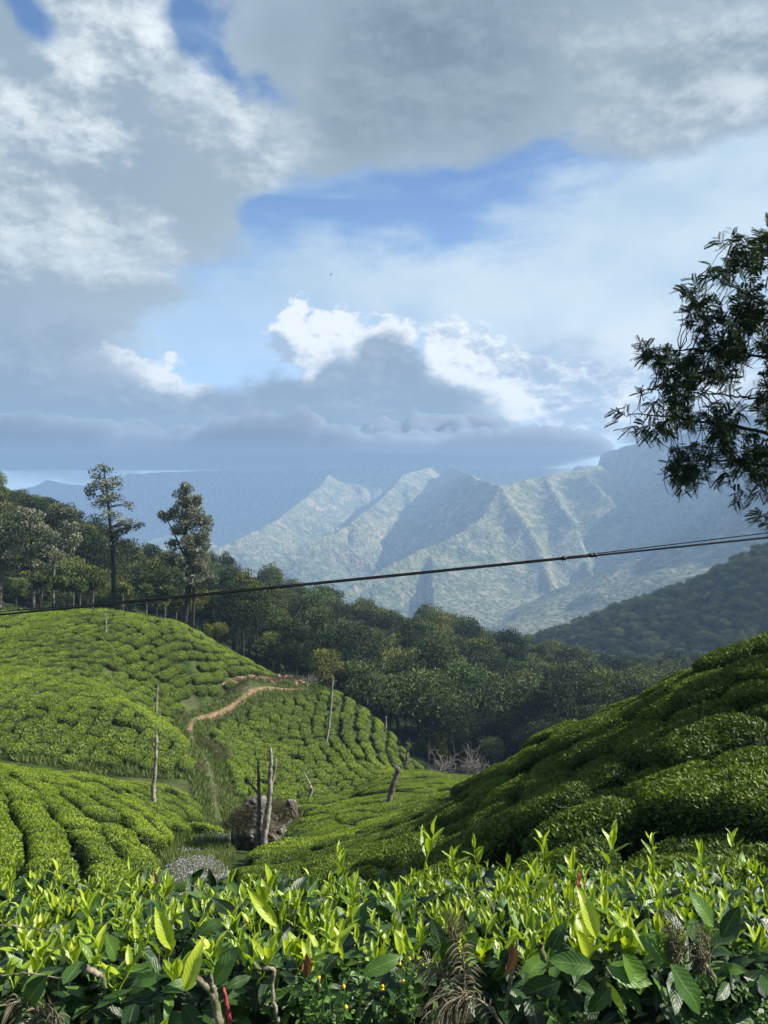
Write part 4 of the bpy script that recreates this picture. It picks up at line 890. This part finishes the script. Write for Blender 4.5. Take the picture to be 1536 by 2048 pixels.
pxtree('silver_oak','broad dense silver oak with a double trunk right of the slender one',372,102,[(368,1254,6.5),(374,1215,6.2),(378,1180,5.6),(372,1120,4.6),(371,1050,3.4),(373,985,1.2)],
 [(373,980,13,13),(362,1000,18,16),(392,1000,14,18),(346,1026,12,14),(328,1032,12,9),(378,1030,26,20),(402,1045,18,26),(352,1060,16,12),(382,1075,28,22),(410,1085,14,24),(345,1090,14,10),(392,1115,24,20),(368,1130,18,14),(405,1140,18,20),(350,1120,12,9),(420,1160,12,12),(396,1170,20,14),(362,1160,14,10),(432,1040,0.1,.1)][:-1],17000,.30,42,tb=.50,extra=([(386,1252,3.6),(388,1190,3.2),(386,1120,2.2)],[(368,1110,2.2),(350,1070,1.6),(332,1035,.8)]))
pxtree('silver_oak','pale flowering tree with a bare lower trunk at the far left grove',68,106,[(68,1210,3.6),(64,1150,3.2),(62,1080,2.4),(60,1020,1.2)],
 [(45,1030,18,20),(70,1035,18,18),(60,1060,28,20),(92,1070,20,20),(36,1080,18,18),(70,1100,32,18),(100,1110,20,14),(45,1120,20,12),(84,1135,22,10)],6500,.32,43,tb=.5,bark='bark')
pxtree('silver_oak','grey crowned tree leaning right in the far left grove',112,109,[(106,1208,3),(108,1140,2.6),(113,1070,2),(118,1015,1)],
 [(112,1015,16,14),(130,1030,18,16),(104,1040,18,14),(138,1060,16,14),(118,1075,24,14),(142,1090,16,10),(126,1105,20,10)],4200,.32,44,tb=.40,bark='bark')
pxtree('silver_oak','grey tree cut by the left edge of the view',2,105,[(0,1210,3.4),(2,1140,3),(4,1080,2)],
 [(0,1060,20,18),(18,1085,16,16),(-10,1100,20,18),(10,1120,22,14),(25,1140,14,10)],2600,.38,45,tb=.45,bark='bark')
for i,(a,b,c) in enumerate([(84,1202,46),(118,1204,52),(136,1205,44),(147,1206,50),(160,1207,46),(186,1209,58),(246,1212,50),(293,1216,44),(330,1228,56),(352,1244,48)]):
    pxtree('small_tree',['short','taller','slim','straight','round','wide','short dark','pale stemmed','spreading','low'][i]+' thin trunked tree in the row '+['below the pale flowering tree','right of the pale flowering tree','below the grey crowned tree','under the leaning crown','left of the wide tree','left of the slender silver oak','right of the slender silver oak','midway between the two silver oaks','just left of the broad silver oak','at the foot of the broad silver oak'][i],a,106+i%3,[(a,b,1.3),(a+1,b-c*.5,1.1),(a,b-c*.85,.5)],
      [(a,b-c*.8,13,9),(a-9,b-c*.62,9,7),(a+9,b-c*.66,9,7)],900,.32,60+i,'forest',.62,'bark',sub=4)

# ================================================================== overhanging acacia at right
def acacia():
    Yc=12.5; k=Yc/F; r2=np.random.default_rng(77)
    limbs=[[(2080,1700,17),(2050,1400,15),(1990,1150,13),(1900,960,10),(1800,820,7),(1700,700,5),(1640,590,3.2),(1590,500,1.6)],
     [(1920,1000,7),(1780,960,5.5),(1650,900,4.4),(1540,868,3.6),(1450,848,2.6),(1360,838,1.8),(1262,826,.9)],
     [(1780,960,4),(1660,950,3.2),(1540,930,2.4),(1440,920,1.7),(1360,925,.9)],
     [(1760,770,4),(1640,730,3.2),(1540,715,2.6),(1430,700,1.8),(1330,700,1),(1296,700,.6)],
     [(1700,700,3),(1610,650,2.4),(1520,600,1.8),(1440,560,1.1),(1400,550,.7)],
     [(1640,590,2),(1560,540,1.5),(1500,500,1),(1462,480,.6)],
     [(1610,905,2.6),(1545,870,2.4),(1500,905,2.0),(1470,950,1.2)],[(1540,800,2),(1440,790,1.5),(1340,780,.9),(1285,778,.6)],
     [(1900,960,5),(2000,820,4),(2100,700,3)],[(1990,1150,6),(2150,1000,5),(2300,900,3)],[(1660,960,2.4),(1590,1000,1.6),(1530,1040,.8)]]
    t=empty('acacia_tree',(0,0,0)); tag(t,'dark feathery acacia tree leaning in from the right edge','tree')
    b0=W(2080,1700,Yc); gz=float(ground(b0[0],Yc)); t.location=(b0[0],Yc,gz); o=np.array([b0[0],Yc,gz])
    tr=[];pts=[]
    for li,l in enumerate(limbs):
        p=np.array([np.r_[W(a,b,Yc+(0 if i==0 else ((li*.7)%1.6-.7)*min(i,3)/3))-o,r*k*1.15] for i,(a,b,r) in enumerate(l)])
        if li==0: p[0,2]=-.5
        q=resamp(p,40); q[:,:3]+=r2.normal(0,.012,(40,3)); pts.append(q); v=tube(q[:,:3],q[:,3],8)
        if li==0: obj('trunk',mesh('trunk',v[0],v[1],M['bark_dark'],tint=np.full(len(v[0]),.5)),t)
        else: obj('branch',mesh('branch',v[0],v[1],M['bark_dark'],tint=np.full(len(v[0]),.5)),t)
    LP=np.concatenate(pts)
    poly=[(1545,462),(1500,470),(1482,490),(1462,466),(1444,478),(1452,520),(1400,545),(1392,572),(1360,560),(1350,600),(1368,640),(1338,640),(1345,676),(1380,700),(1330,668),(1290,672),(1282,712),(1320,735),(1300,755),(1318,770),(1262,768),(1272,792),(1232,815),(1250,845),(1268,872),(1310,880),(1340,905),(1336,955),(1362,972),(1420,966),(1440,985),(1495,1002),(1540,985),(1700,1000),(1900,1050),(2300,1000),(2400,700),(2200,450),(1900,330),(1700,380)]
    P=[]
    while len(P)<1250:
        a,b=r2.uniform(1225,2350),r2.uniform(330,1050)
        if not inpoly(np.array([a]),np.array([b]),poly)[0]: continue
        if a>1580 and r2.random()<.55: continue
        if fbm(a*.02,b*.024,0,3,seed=6)<-.15: continue
        if b<620 and r2.random()<.38: continue
        P.append(W(a,b,Yc+r2.uniform(-1.3,1.5))-o)
    for a,b in ((1528,1038),(1540,1035),(1550,1046),(1522,1030),(1285,783),(1245,826),(1296,690),(1462,474),(1448,484)): P.append(W(a,b,Yc)-o)
    P=np.array(P); tw=[];base=[];dirs=[]
    for p in P:
        j=np.argmin(((LP[:,:3]-p)**2).sum(1)+np.where(LP[:,0]<p[0],.5,0)); s_=LP[j,:3]; dv=p-s_; L_=np.linalg.norm(dv)
        if L_<1.2 and r2.random()<.7: tw.append(tube(wobble(s_,p,5,.04),np.linspace(.009,.003,5),4))
        for _ in range(7):
            base.append(p+r2.normal(0,.05,3)); dirs.append(nrm(dv/(L_+.01)*.5+r2.normal(size=3)*.65+[-.15,0,-.05]))
    base=np.array(base);dirs=np.array(dirs); n=len(base); up=nrm(r2.normal(size=(n,3))*.45+[0,0,1]); side=nrm(np.cross(dirs,up)); L=r2.uniform(.13,.25,n)
    B_,D_,N_,S_,T_=[],[],[],[],[]
    for i in range(10):
        f=(i+.6)/10; c=base+dirs*(L*f)[:,None]-np.array([0,0,1.])*(.05*f*f*L/.25)[:,None]
        for sg in (-1,1):
            B_.append(c); D_.append(nrm(side*sg+dirs*.55-up*.15)); N_.append(up); S_.append(.068*(1-.6*abs(f-.45))*r2.uniform(.85,1.15,n)); T_.append(np.clip(.32+.25*(f-.5)+r2.normal(0,.14,n),0,1))
    lv=leaves(*map(np.concatenate,(B_,D_,N_)),np.concatenate(S_),.40,np.concatenate(T_),.15)
    obj('crown',mesh('crown',lv[0],lv[1],M['acacia'],tint=lv[2],smooth=False),t)
    for q in ([(1346,900),(1334,925),(1327,945),(1328,975),(1338,990)],[(1348,900),(1356,908),(1362,918)],[(1329,945),(1334,960),(1337,968)]): tw.append(tube(resamp(np.array([W(a,b,Yc)-o for a,b in q]),10),np.linspace(.009,.004,10),5))
    c=cat_(tw); obj('twigs',mesh('twigs',c[0],c[1],M['bark_dark'],tint=c[2]),t)['kind']='stuff'
acacia()

# ================================================================== overhead cable
Yk=6.0
def cabpts(f): 
    xs=np.linspace(-24,30,120); px=xs/Yk*F+768; return np.stack([xs,np.full(120,Yk),(1024-f(px))/F*Yk],-1)
f1=lambda p:1228-.0955*p-3.2e-6*p*(p-0)+0*p
t=empty('overhead_cable',(0,Yk,-.5)); tag(t,'black twin overhead cable crossing the view','cable')
def addc(name,f,r):
    P=cabpts(f)-[0,Yk,-.5]; v=tube(P,r,8); obj(name,mesh(name,v[0],v[1],M['cable'],tint=np.full(len(v[0]),.5)),t)
addc('cable',lambda p:f1(p)+1.2,.0078)
addc('support_wire',lambda p:f1(p)-1.6-np.where(p>1150,(p-1150)*.017,0)-np.where(p<260,(260-p)*.011,0),.0042)
for p in (1128,1182,1190):
    c=np.array([(p-768)/F*Yk,0,(1024-f1(p))/F*Yk+.5]); v=tube([c+[-.012,0,0],c+[.012,0,0]],.017,8); obj('clamp',mesh('clamp',v[0],v[1],M['cable'],tint=np.full(len(v[0]),.5)),t)
v=tube([[(1122-768)/F*Yk,0,(1024-f1(1125))/F*Yk+.5],[(1126-768)/F*Yk,.0,(1024-f1(1125)-7)/F*Yk+.5]],.003,4); obj('clamp',mesh('clamp',v[0],v[1],M['cable'],tint=np.full(len(v[0]),.5)),t)
# bird
b=W(662,549,70); t=empty('bird',b); tag(t,'tiny dark bird flying in front of the pale clouds','bird'); v=rock(.05,.11,.045,2,14,9); obj('body',mesh('body',v[0],v[1],M['cable']),t)
for sg in (-1,1): obj('wing',mesh('wing',[(0,.05,0),(sg*.12,.04,.05),(sg*.23,-.02,.02),(sg*.11,-.05,.04),(0,-.04,0),(0,.05,.012),(sg*.12,.04,.06),(sg*.11,-.05,.05),(0,-.04,.012)],np.array([(0,1,3,4),(5,8,7,6)]),M['cable'],smooth=False),t)
print('details',time.time()-T0)
# ================================================================== foreground tea hedge
def blade(width,fold,curl,wave,tint,seed,nx=4,ny=7,pet=.07):
    t=np.linspace(0,1,ny+1)[:,None]; u=np.linspace(-1,1,nx+1)[None]
    w=width*.5*np.sin(math.pi*np.clip(t,0,1)**.88)**.8*(1-.12*t); w=np.where(t<.001,.012,w); w[-1]=.002
    x=u*w*(1-.15*abs(fold)); y=pet+t*(1-pet)+0*u; z=np.abs(u)*w*fold - curl*t**2+wave*np.sin(t*17+u*1.3+seed)*np.abs(u)**1.5*.5*w/width+.03*np.sin(t*9+seed*2)*t
    y=y-curl*.35*t**2
    V=np.stack([x,y,z+0*x],-1).reshape(-1,3); i=np.arange((nx+1)*(ny+1)).reshape(ny+1,nx+1)
    q=np.stack([i[:-1,:-1],i[:-1,1:],i[1:,1:],i[1:,:-1]],-1).reshape(-1,4)
    uv=np.stack([(u+1)/2+0*t,t+0*u],-1).reshape(-1,2)
    return V,q,np.full(len(V),tint),uv
YP=[];MP=[]
for i in range(9): YP.append(blade(.27+.05*(i%3),.55-.15*(i%2),[.06,.18,-.05,.30][i%4],.05,[.28,.5,.78][i//3],i))
for i in range(9): MP.append(blade(.38+.04*(i%3),.30-.12*(i%2),[.16,.05,.28,.10][i%4],.09,[.15,.45,.8][i//3],20+i))
def lm(P,m_,nm='leaf'): return mesh(nm,P[0],P[1],m_,tint=P[2],uv=P[3])
YM=[lm(p,M['young']) for p in YP]; MM=[lm(p,M['mature']) for p in MP]; DM=lm(blade(.33,.8,.3,.12,.5,50),M['brown_leaf']); RM=lm(blade(.28,.5,.1,.06,.5,51),M['red'])
r4=np.random.default_rng(404)
def ztop(x,y):
    return -.748-.285*(y-1.30)/.85+.022*np.clip(x,-1,1.2)+.022*fbm(x*4,y*4,0,3,seed=90)+.012*np.clip(x-.25,0,1)
LV=[]; STEMS=[]
def addleaf(kind,p,d,n,size):
    d=d/np.linalg.norm(d); n=n-d*(n@d); n/=np.linalg.norm(n)+1e-9
    LV.append((kind,p,np.cross(d,n),d,n,size))
def shoot(p,h,lean,nl,size,bright=1.0):
    """upright young shoot: stem and spiral of leaves, bud on top"""
    top=p+np.array([lean[0],lean[1],1.])*h; q=wobble(p,top,5,.003); STEMS.append(tube(q,np.linspace(.0018,.0009,5),5)); a=r4.uniform(0,6.28)
    for i in range(nl):
        f=(i+1)/nl; a+=2.4+r4.normal()*.25; el=R(r4.uniform(28,52)+34*f); s=size*(1.12-.38*f)*r4.uniform(.85,1.15)
        d=np.array([math.cos(a)*math.cos(el),math.sin(a)*math.cos(el),math.sin(el)]); nn=np.array([-math.cos(a)*math.sin(el),-math.sin(a)*math.sin(el),math.cos(el)])+r4.normal(size=3)*.2
        kind=('Y',int(np.clip(r4.integers(0,3)+(3 if f>.3 else 0)+(3 if (f>.7 and r4.random()<.7*bright) else 0),0,8)))
        addleaf(kind,p+(top-p)*(.30+.70*f),d,nn,s)
for _ in range(1700):
    y=1.24+1.0*r4.random()**1.1; x=r4.uniform(-.62,.66)*y; z=ztop(x,y)
    if y<1.42 and r4.random()<.35: continue
    if _>=820: x=np.sign(x)*(.62*y+r4.random()*1.5); z=ztop(x,y)
    shoot(np.array([x,y,z-.04]),r4.uniform(.024,.058),r4.normal(0,.30,2),r4.integers(3,6),r4.uniform(.032,.060)*(1.12 if y<1.42 else .88))
for _ in range(4600):
    y=1.22+1.08*r4.random(); x=r4.uniform(-.64,.68)*y if _<2600 else r4.choice((-1,1))*(.62*y+r4.random()*1.5); z=ztop(x,y)-.012-abs(r4.normal(0,.035)); a=r4.uniform(0,6.28); el=R(r4.normal(12,26))
    d=np.array([math.cos(a)*math.cos(el),math.sin(a)*math.cos(el),math.sin(el)]); addleaf(('M',int(r4.integers(0,9))),np.array([x,y,z]),d,np.array([0,0,1.])+r4.normal(size=3)*.38+np.array([.15,-.15,0]),r4.uniform(.045,.085))
for _ in range(1100):   # front face
    x=r4.uniform(-.85,.95) if _<560 else r4.choice((-1,1))*r4.uniform(.8,2.2); f=r4.random()**1.3; y=1.24+r4.normal(0,.02)+.03*f; z=ztop(x,1.25)-.01-.30*f; 
    if x<-.05 and f>.35 and r4.random()<.5: continue
    a=R(-90+r4.normal(0,50)); el=R(r4.normal(-18,26)); d=np.array([math.cos(a)*math.cos(el),math.sin(a)*math.cos(el),math.sin(el)])
    addleaf(('M',int(r4.integers(0,7))),np.array([x,y,z]),d,np.array([.25,-.75,.75])+r4.normal(size=3)*.3,r4.uniform(.045,.08))
def at2(px,py,Y): return W(px,py,Y)
# shoots and leaves that stand out in the photograph
for px,py,Y,h,s in ((843,1760,1.55,.085,.062),(1213,1770,1.5,.085,.060),(1095,1760,1.5,.07,.05),(965,1770,1.6,.075,.046),(680,1790,1.5,.075,.046),(1307,1740,1.7,.07,.04),(1470,1730,1.75,.06,.04),(262,1800,1.6,.06,.04),(125,1800,1.6,.06,.04),(20,1780,1.65,.06,.04),(330,1830,1.45,.06,.05),(1065,1850,1.35,.075,.06),(905,1770,1.6,.06,.05),(1410,1770,1.6,.06,.05),(520,1870,1.32,.07,.058),(180,1870,1.35,.06,.05),(790,1860,1.33,.06,.05),(705,1850,1.36,.06,.05),(1010,1800,1.5,.06,.045),(1150,1800,1.45,.06,.05)):
    shoot(at2(px,py,Y),h,r4.normal(0,.12,2),5,s,1.4)
def big(kind,px,py,Y,ang,size,tilt=0.,face=(.1,-.8,.6)):
    a=R(ang); addleaf(kind,at2(px,py,Y),np.array([math.cos(a),tilt,math.sin(a)]),np.array(face)+r4.normal(size=3)*.08,size)
for a_ in ((('Y',7),370,1990,1.14,75,.085),(('Y',8),345,1905,1.16,110,.075),(('Y',6),340,2030,1.13,-120,.062),(('M',6),330,1955,1.15,185,.06),
   (('M',7),425,1975,1.15,60,.072),(('Y',6),560,1860,1.2,128,.085),(('M',3),690,1985,1.14,190,.05),(('M',6),720,1950,1.15,25,.075),
   (('M',4),100,1945,1.14,230,.08),(('M',6),1240,1900,1.13,-55,.10),(('M',7),1205,1930,1.13,-20,.085),(('M',8),1195,1935,1.12,170,.075),(('Y',7),1195,1885,1.15,105,.085),(('M',3),1335,1920,1.12,-55,.105),
   (('M',8),1270,1870,1.16,-30,.085),(('Y',7),1150,1855,1.18,-60,.075),(('M',7),1430,1860,1.15,120,.07),(('M',5),1440,1880,1.15,60,.06),(('Y',8),920,1860,1.17,-80,.055),(('M',7),960,1860,1.17,230,.07),(('M',8),905,1870,1.17,-110,.05),(('M',6),1100,1890,1.16,-85,.045),(('M',4),1225,1970,1.12,-130,.06),(('Y',6),1210,1960,1.13,-60,.055),(('M',2),1130,1960,1.2,200,.09),(('M',2),1480,1950,1.2,-20,.09),(('M',2),700,1990,1.25,-100,.09),(('M',1),300,2010,1.22,-70,.09),(('M',2),500,1990,1.24,-120,.08)): big(*a_)
addleaf(('D',0),at2(612,1900,1.16),np.array([.05,0,-1.]),np.array([.2,-1,.1]),.06); addleaf(('D',0),at2(1022,1880,1.17),np.array([.0,0,-1.]),np.array([.5,-1,.1]),.07); addleaf(('D',0),at2(315,1770,1.5),np.array([-.3,0,1.]),np.array([.2,-1,.1]),.03)
addleaf(('R',0),at2(1153,1785,1.45),np.array([.15,0,1.]),np.array([1,-1,.1]),.045)
hedge=empty('tea_hedge',(0,1.7,-1.55)); tag(hedge,'leafy tea hedge with lime green shoots along the bottom edge','hedge')
off=np.array([0,1.7,-1.55])
sz=[]
for l in LV:
    p=l[1]+l[3]*l[5]*.5; px,py=proj(p); ok=(-20<px<1556)and(1650<py<2090); depthvis=1 if (p[2]>ztop(p[0],p[1])-.03 or p[1]<1.3) else .35
    sz.append(l[5]/p[1]*depthvis*(1.35 if l[0][0]=='Y' else 1) if ok else 0)
order=np.argsort(-np.array(sz)); ind=set(order[:282].tolist())
pm={'Y':YM,'M':MM,'D':[DM],'R':[RM]}; pp={'Y':YP,'M':MP}
Js={'Y':[],'M':[]}
for i,l in enumerate(LV):
    (k_,v_),p,sx_,d,n_,s_=l
    if i in ind or k_ in 'DR':
        o=obj('leaf',pm[k_][v_],hedge); m_=Matrix.Identity(4)
        for a in range(3): m_[a][0],m_[a][1],m_[a][2],m_[a][3]=sx_[a]*s_,d[a]*s_,n_[a]*s_,(p-off)[a]
        o.matrix_local=m_
        if k_=='D': o['label']='withered brown leaf'
        if k_=='R': o['label']='red young leaf'
    else:
        P_=pp[k_][v_]; V=P_[0]; Js[k_].append((p+(V[:,:1]*sx_+V[:,1:2]*d+V[:,2:]*n_)*s_-off,P_[1],np.clip(P_[2]+r4.normal()*.10,0,1),P_[3]))
for k_,m_ in (('Y','young'),('M','mature')):
    V,Fc,T=cat_([j[:3] for j in Js[k_]]); uv=np.concatenate([j[3] for j in Js[k_]])
    o=obj('foliage',mesh('foliage',V,Fc,M[m_],tint=T,uv=uv),hedge); o['kind']='stuff'
c=cat_(STEMS); obj('stems',mesh('stems',c[0]-off,c[1],M['young'],tint=np.full(len(c[0]),.45),uv=np.zeros((len(c[0]),2))+[.2,0]),hedge)['kind']='stuff'
# woody interior
tw=[]
for _ in range(420):
    x=r4.uniform(-1.1,1.2); y=r4.uniform(1.27,2.2); zt=ztop(x,y)-.04; s=np.array([x+r4.normal(0,.08),y+r4.normal(0,.05),zt-r4.uniform(.15,.45)]); tw.append(tube(wobble(s,(x,y,zt),6,.012),np.linspace(r4.uniform(.003,.008),.002,6),5))
c=cat_(tw); obj('twigs',mesh('twigs',c[0]-off,c[1],M['twig_shaded'],tint=c[2]),hedge)['kind']='stuff'
for pts,r in (([(440,2070),(432,1995),(405,1962),(382,1950)],[.010,.009,.0075,.005]),([(432,1995),(425,1965),(421,1950)],[.007,.005,.003]),([(560,2060),(545,1990),(540,1965),(556,1940),(552,1930),(520,1948),(508,1925)],[.004,.004,.0045,.005,.005,.006,.004]),
      ([(1010,2045),(1012,2000),(1022,1960),(1030,1920),(1034,1880)],[.004,.004,.0045,.004,.003]),([(1080,1890),(1085,1915),(1110,1930),(1150,1935)],[.006,.007,.006,.004]),([(1385,1900),(1400,1925),(1425,1945),(1432,1975)],[.005,.008,.007,.004]),([(640,1990),(636,1960),(644,1930)],[.004,.004,.003]),
      ([(130,1958),(60,1946),(0,1952)],[.0015,.002,.0016]),([(170,1935),(205,1950),(212,1975)],[.008,.006,.004]),([(0,1850),(60,1856),(100,1862)],[.0018,.002,.001])):
    q=resamp(np.array([np.r_[W(a,b,1.19)-off,rr*.68] for (a,b),rr in zip(pts,r)]),18); q[:,:3]+=r4.normal(0,.0008,(18,3)); q[:,3]*=1+r4.normal(0,.08,18)
    v=tube(q[:,:3],q[:,3],8); obj('branch',mesh('branch',v[0],v[1],M['twig'],tint=np.full(len(v[0]),.5)),hedge)
v=tube(np.array([W(a,b,1.17)-off for a,b in ((462,2075),(457,2025),(450,1990),(447,1975))]),[.0035,.0035,.003,.002],7); o=obj('branch',mesh('branch',v[0],v[1],M['red'],tint=np.full(len(v[0]),.5)),hedge); o['label']='red young stem'
# dark sheet standing in for the shade inside the hedge
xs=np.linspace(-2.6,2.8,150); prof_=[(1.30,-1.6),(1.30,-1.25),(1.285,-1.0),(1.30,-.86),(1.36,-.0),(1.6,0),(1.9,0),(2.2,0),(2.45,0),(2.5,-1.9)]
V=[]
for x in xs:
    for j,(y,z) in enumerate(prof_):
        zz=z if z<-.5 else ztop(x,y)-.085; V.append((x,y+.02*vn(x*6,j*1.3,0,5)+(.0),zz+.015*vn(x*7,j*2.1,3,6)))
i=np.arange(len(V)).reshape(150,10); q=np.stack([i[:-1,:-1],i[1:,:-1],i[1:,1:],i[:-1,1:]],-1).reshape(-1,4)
obj('inner_shade',mesh('inner_shade',np.array(V)-off,q,M['core']),hedge)
r5=np.random.default_rng(9); 
# ---- weeds, fern, dry grass in front
def plant(name,label,cat,base):
    t=empty(name,base); return tag(t,label,cat)
def fern(px,py,Y,ends,label):
    b=W(px,py,Y); t=plant('dead_fern',label,'fern',b); 
    for e in ends:
        q=resamp(np.array([W(a,c,Y+dy)-b for a,c,dy in e]),26); v=tube(q,np.linspace(.0022,.0008,26),5); obj('stalk',mesh('stalk',v[0],v[1],M['twig'],tint=np.full(len(v[0]),.5)),t)
        L=[];tan=nrm(np.gradient(q,axis=0)); 
        for j in range(4,26):
            for sg in (-1,1):
                for _ in range(1):
                    s=nrm(np.cross(tan[j],[0,1,0]))*sg; d=nrm(s*.8+tan[j]*.8+r5.normal(size=3)*.3+[0,0,-.35]); ln=.034*(1-.6*abs(j/26-.5))*r5.uniform(.6,1.2)
                    c=resamp(np.array([q[j],q[j]+d*ln*.5,q[j]+d*ln+[0,-.3*ln,-.45*ln]]),6); L.append(tube(c,np.array([.0005,.0011,.0013,.0011,.0007,.0002]),4,r5.uniform(.2,.95)))
        c=cat_(L); obj('frond',mesh('frond',c[0],c[1],M['dry'],tint=c[2]),t)
fern(1010,2060,1.13,[[(1010,2060,0),(975,2010,0),(935,1985,-.01),(890,1985,-.02),(845,2020,-.03)],[(960,2000,0),(925,1990,-.02),(880,2015,-.03),(850,2060,-.03)],[(950,1992,0),(900,2010,-.01),(885,2060,-.02)],[(905,1975,0),(880,1940,0),(850,1915,0)],[(925,2000,0),(930,1950,0),(925,1905,0),(915,1880,0)]],'curled straw brown dead fern hanging at the bottom centre of the hedge')
fern(60,2080,1.15,[[(60,2080,0),(70,2020,0),(40,2000,-.01),(15,2010,-.02)],[(66,2040,0),(90,2015,0),(120,2040,-.02)]],'small withered fern in the bottom left corner')
def drygrass(px,py,Y,label):
    b=W(px,py,Y); t=plant('dry_grass_clump',label,'dry grass',b); L=[]
    for _ in range(36):
        e=np.array([r5.normal(0,.016),r5.normal(0,.016),r5.uniform(.03,.085)]); L.append(tube(wobble(r5.normal(0,.005,3),e,6,.006,-.01),np.linspace(.0011,.0003,6),3,r5.uniform(.2,.9)))
    c=cat_(L); obj('blades',mesh('blades',c[0],c[1],M['dry'],tint=c[2]),t)
drygrass(1350,1925,1.16,'tuft of dry grey grass caught in the right part of the hedge')
drygrass(1400,1940,1.18,'thin straw wisps beside the grey grass tuft')
drygrass(905,1900,1.3,'dry grass wisps above the dead fern')
def weed(px,py,Y,n,h,label,flowers=0):
    b=W(px,py,Y); t=plant('weed',label,'weed',b); ST=[];A=[];Fl=[]
    for i in range(n):
        s=r5.normal(0,.022,3)*[1.6,1,0]; e=s+np.array([r5.normal(0,.02),r5.normal(0,.015),h*r5.uniform(.6,1.1)]); q=wobble(s,e,7,.004); ST.append(tube(q,np.linspace(.0012,.0006,7),4))
        for j in range(1,7):
            for k_ in range(3):
                d=nrm(r5.normal(size=3)*[1,1,.4]+[0,-.2,.35]); A.append((q[j],d,r5.uniform(.008,.017)))
        if i<flowers: Fl.append(q[-1])
    P=np.array([a[0] for a in A]); D=np.array([a[1] for a in A]); S_=np.array([a[2] for a in A]); v=leaves(P,D,nrm(r5.normal(size=P.shape)*.5+[0,-.5,.8]),S_,.6,np.clip(r5.normal(.5,.2,len(P)),0,1))
    obj('foliage',mesh('foliage',v[0],v[1],M['weed'],tint=v[2],smooth=False),t); c=cat_(ST); obj('stems',mesh('stems',c[0],c[1],M['weed'],tint=np.full(len(c[0]),.4)),t)
    for f in Fl:
        v=rock(.0032,.0032,.003,3,10,7); obj('flower_head',mesh('flower_head',v[0]+f,v[1],M['yellow']),t)
M['yellow']=rockmat('yellow_florets',(.55,.32,.02),(.75,.50,.05),300,3,bump=.3,bdist=.001)
weed(690,2060,1.14,9,.10,'small leafed weed with yellow flower heads below the hedge, left of the dead fern',3)
weed(770,2060,1.15,9,.11,'small leafed weed with yellow flower heads close beside the dead fern',6)
weed(600,2060,1.2,7,.05,'low creeping weed under the hanging brown leaf',0)
weed(1480,2070,1.16,8,.07,'short weed in the bottom right corner',0)
weed(1130,2065,1.16,4,.045,'sparse weed with one yellow bud right of the bare stem',1)
# lobed leaves of a creeper behind the fern
b=W(968,1960,1.24); t=plant('creeper','dark broad lobed creeper leaves in the shade right of the dead fern','creeper',b)
for (a,c_) in ((968,1925),(985,1945),(950,1955),(1000,1925),(960,1985),(1000,1990)):
    for an in (-60,-20,20,60,100,150):
        p=W(a,c_,1.24+r5.normal()*.01)-b; aa=R(an-90); d=np.array([math.cos(aa),-.2,math.sin(aa)]); n_=np.array([.1,-.8,.6]); d/=np.linalg.norm(d); n_-=d*(n_@d); n_/=np.linalg.norm(n_); s_=.030
        o=obj('leaf',MM[int(r5.integers(0,3))],t); m_=Matrix.Identity(4); sx_=np.cross(d,n_)
        for k_ in range(3): m_[k_][0],m_[k_][1],m_[k_][2],m_[k_][3]=sx_[k_]*s_*1.3,d[k_]*s_,n_[k_]*s_,p[k_]
        o.matrix_local=m_
print('hedge',len(LV),time.time()-T0)
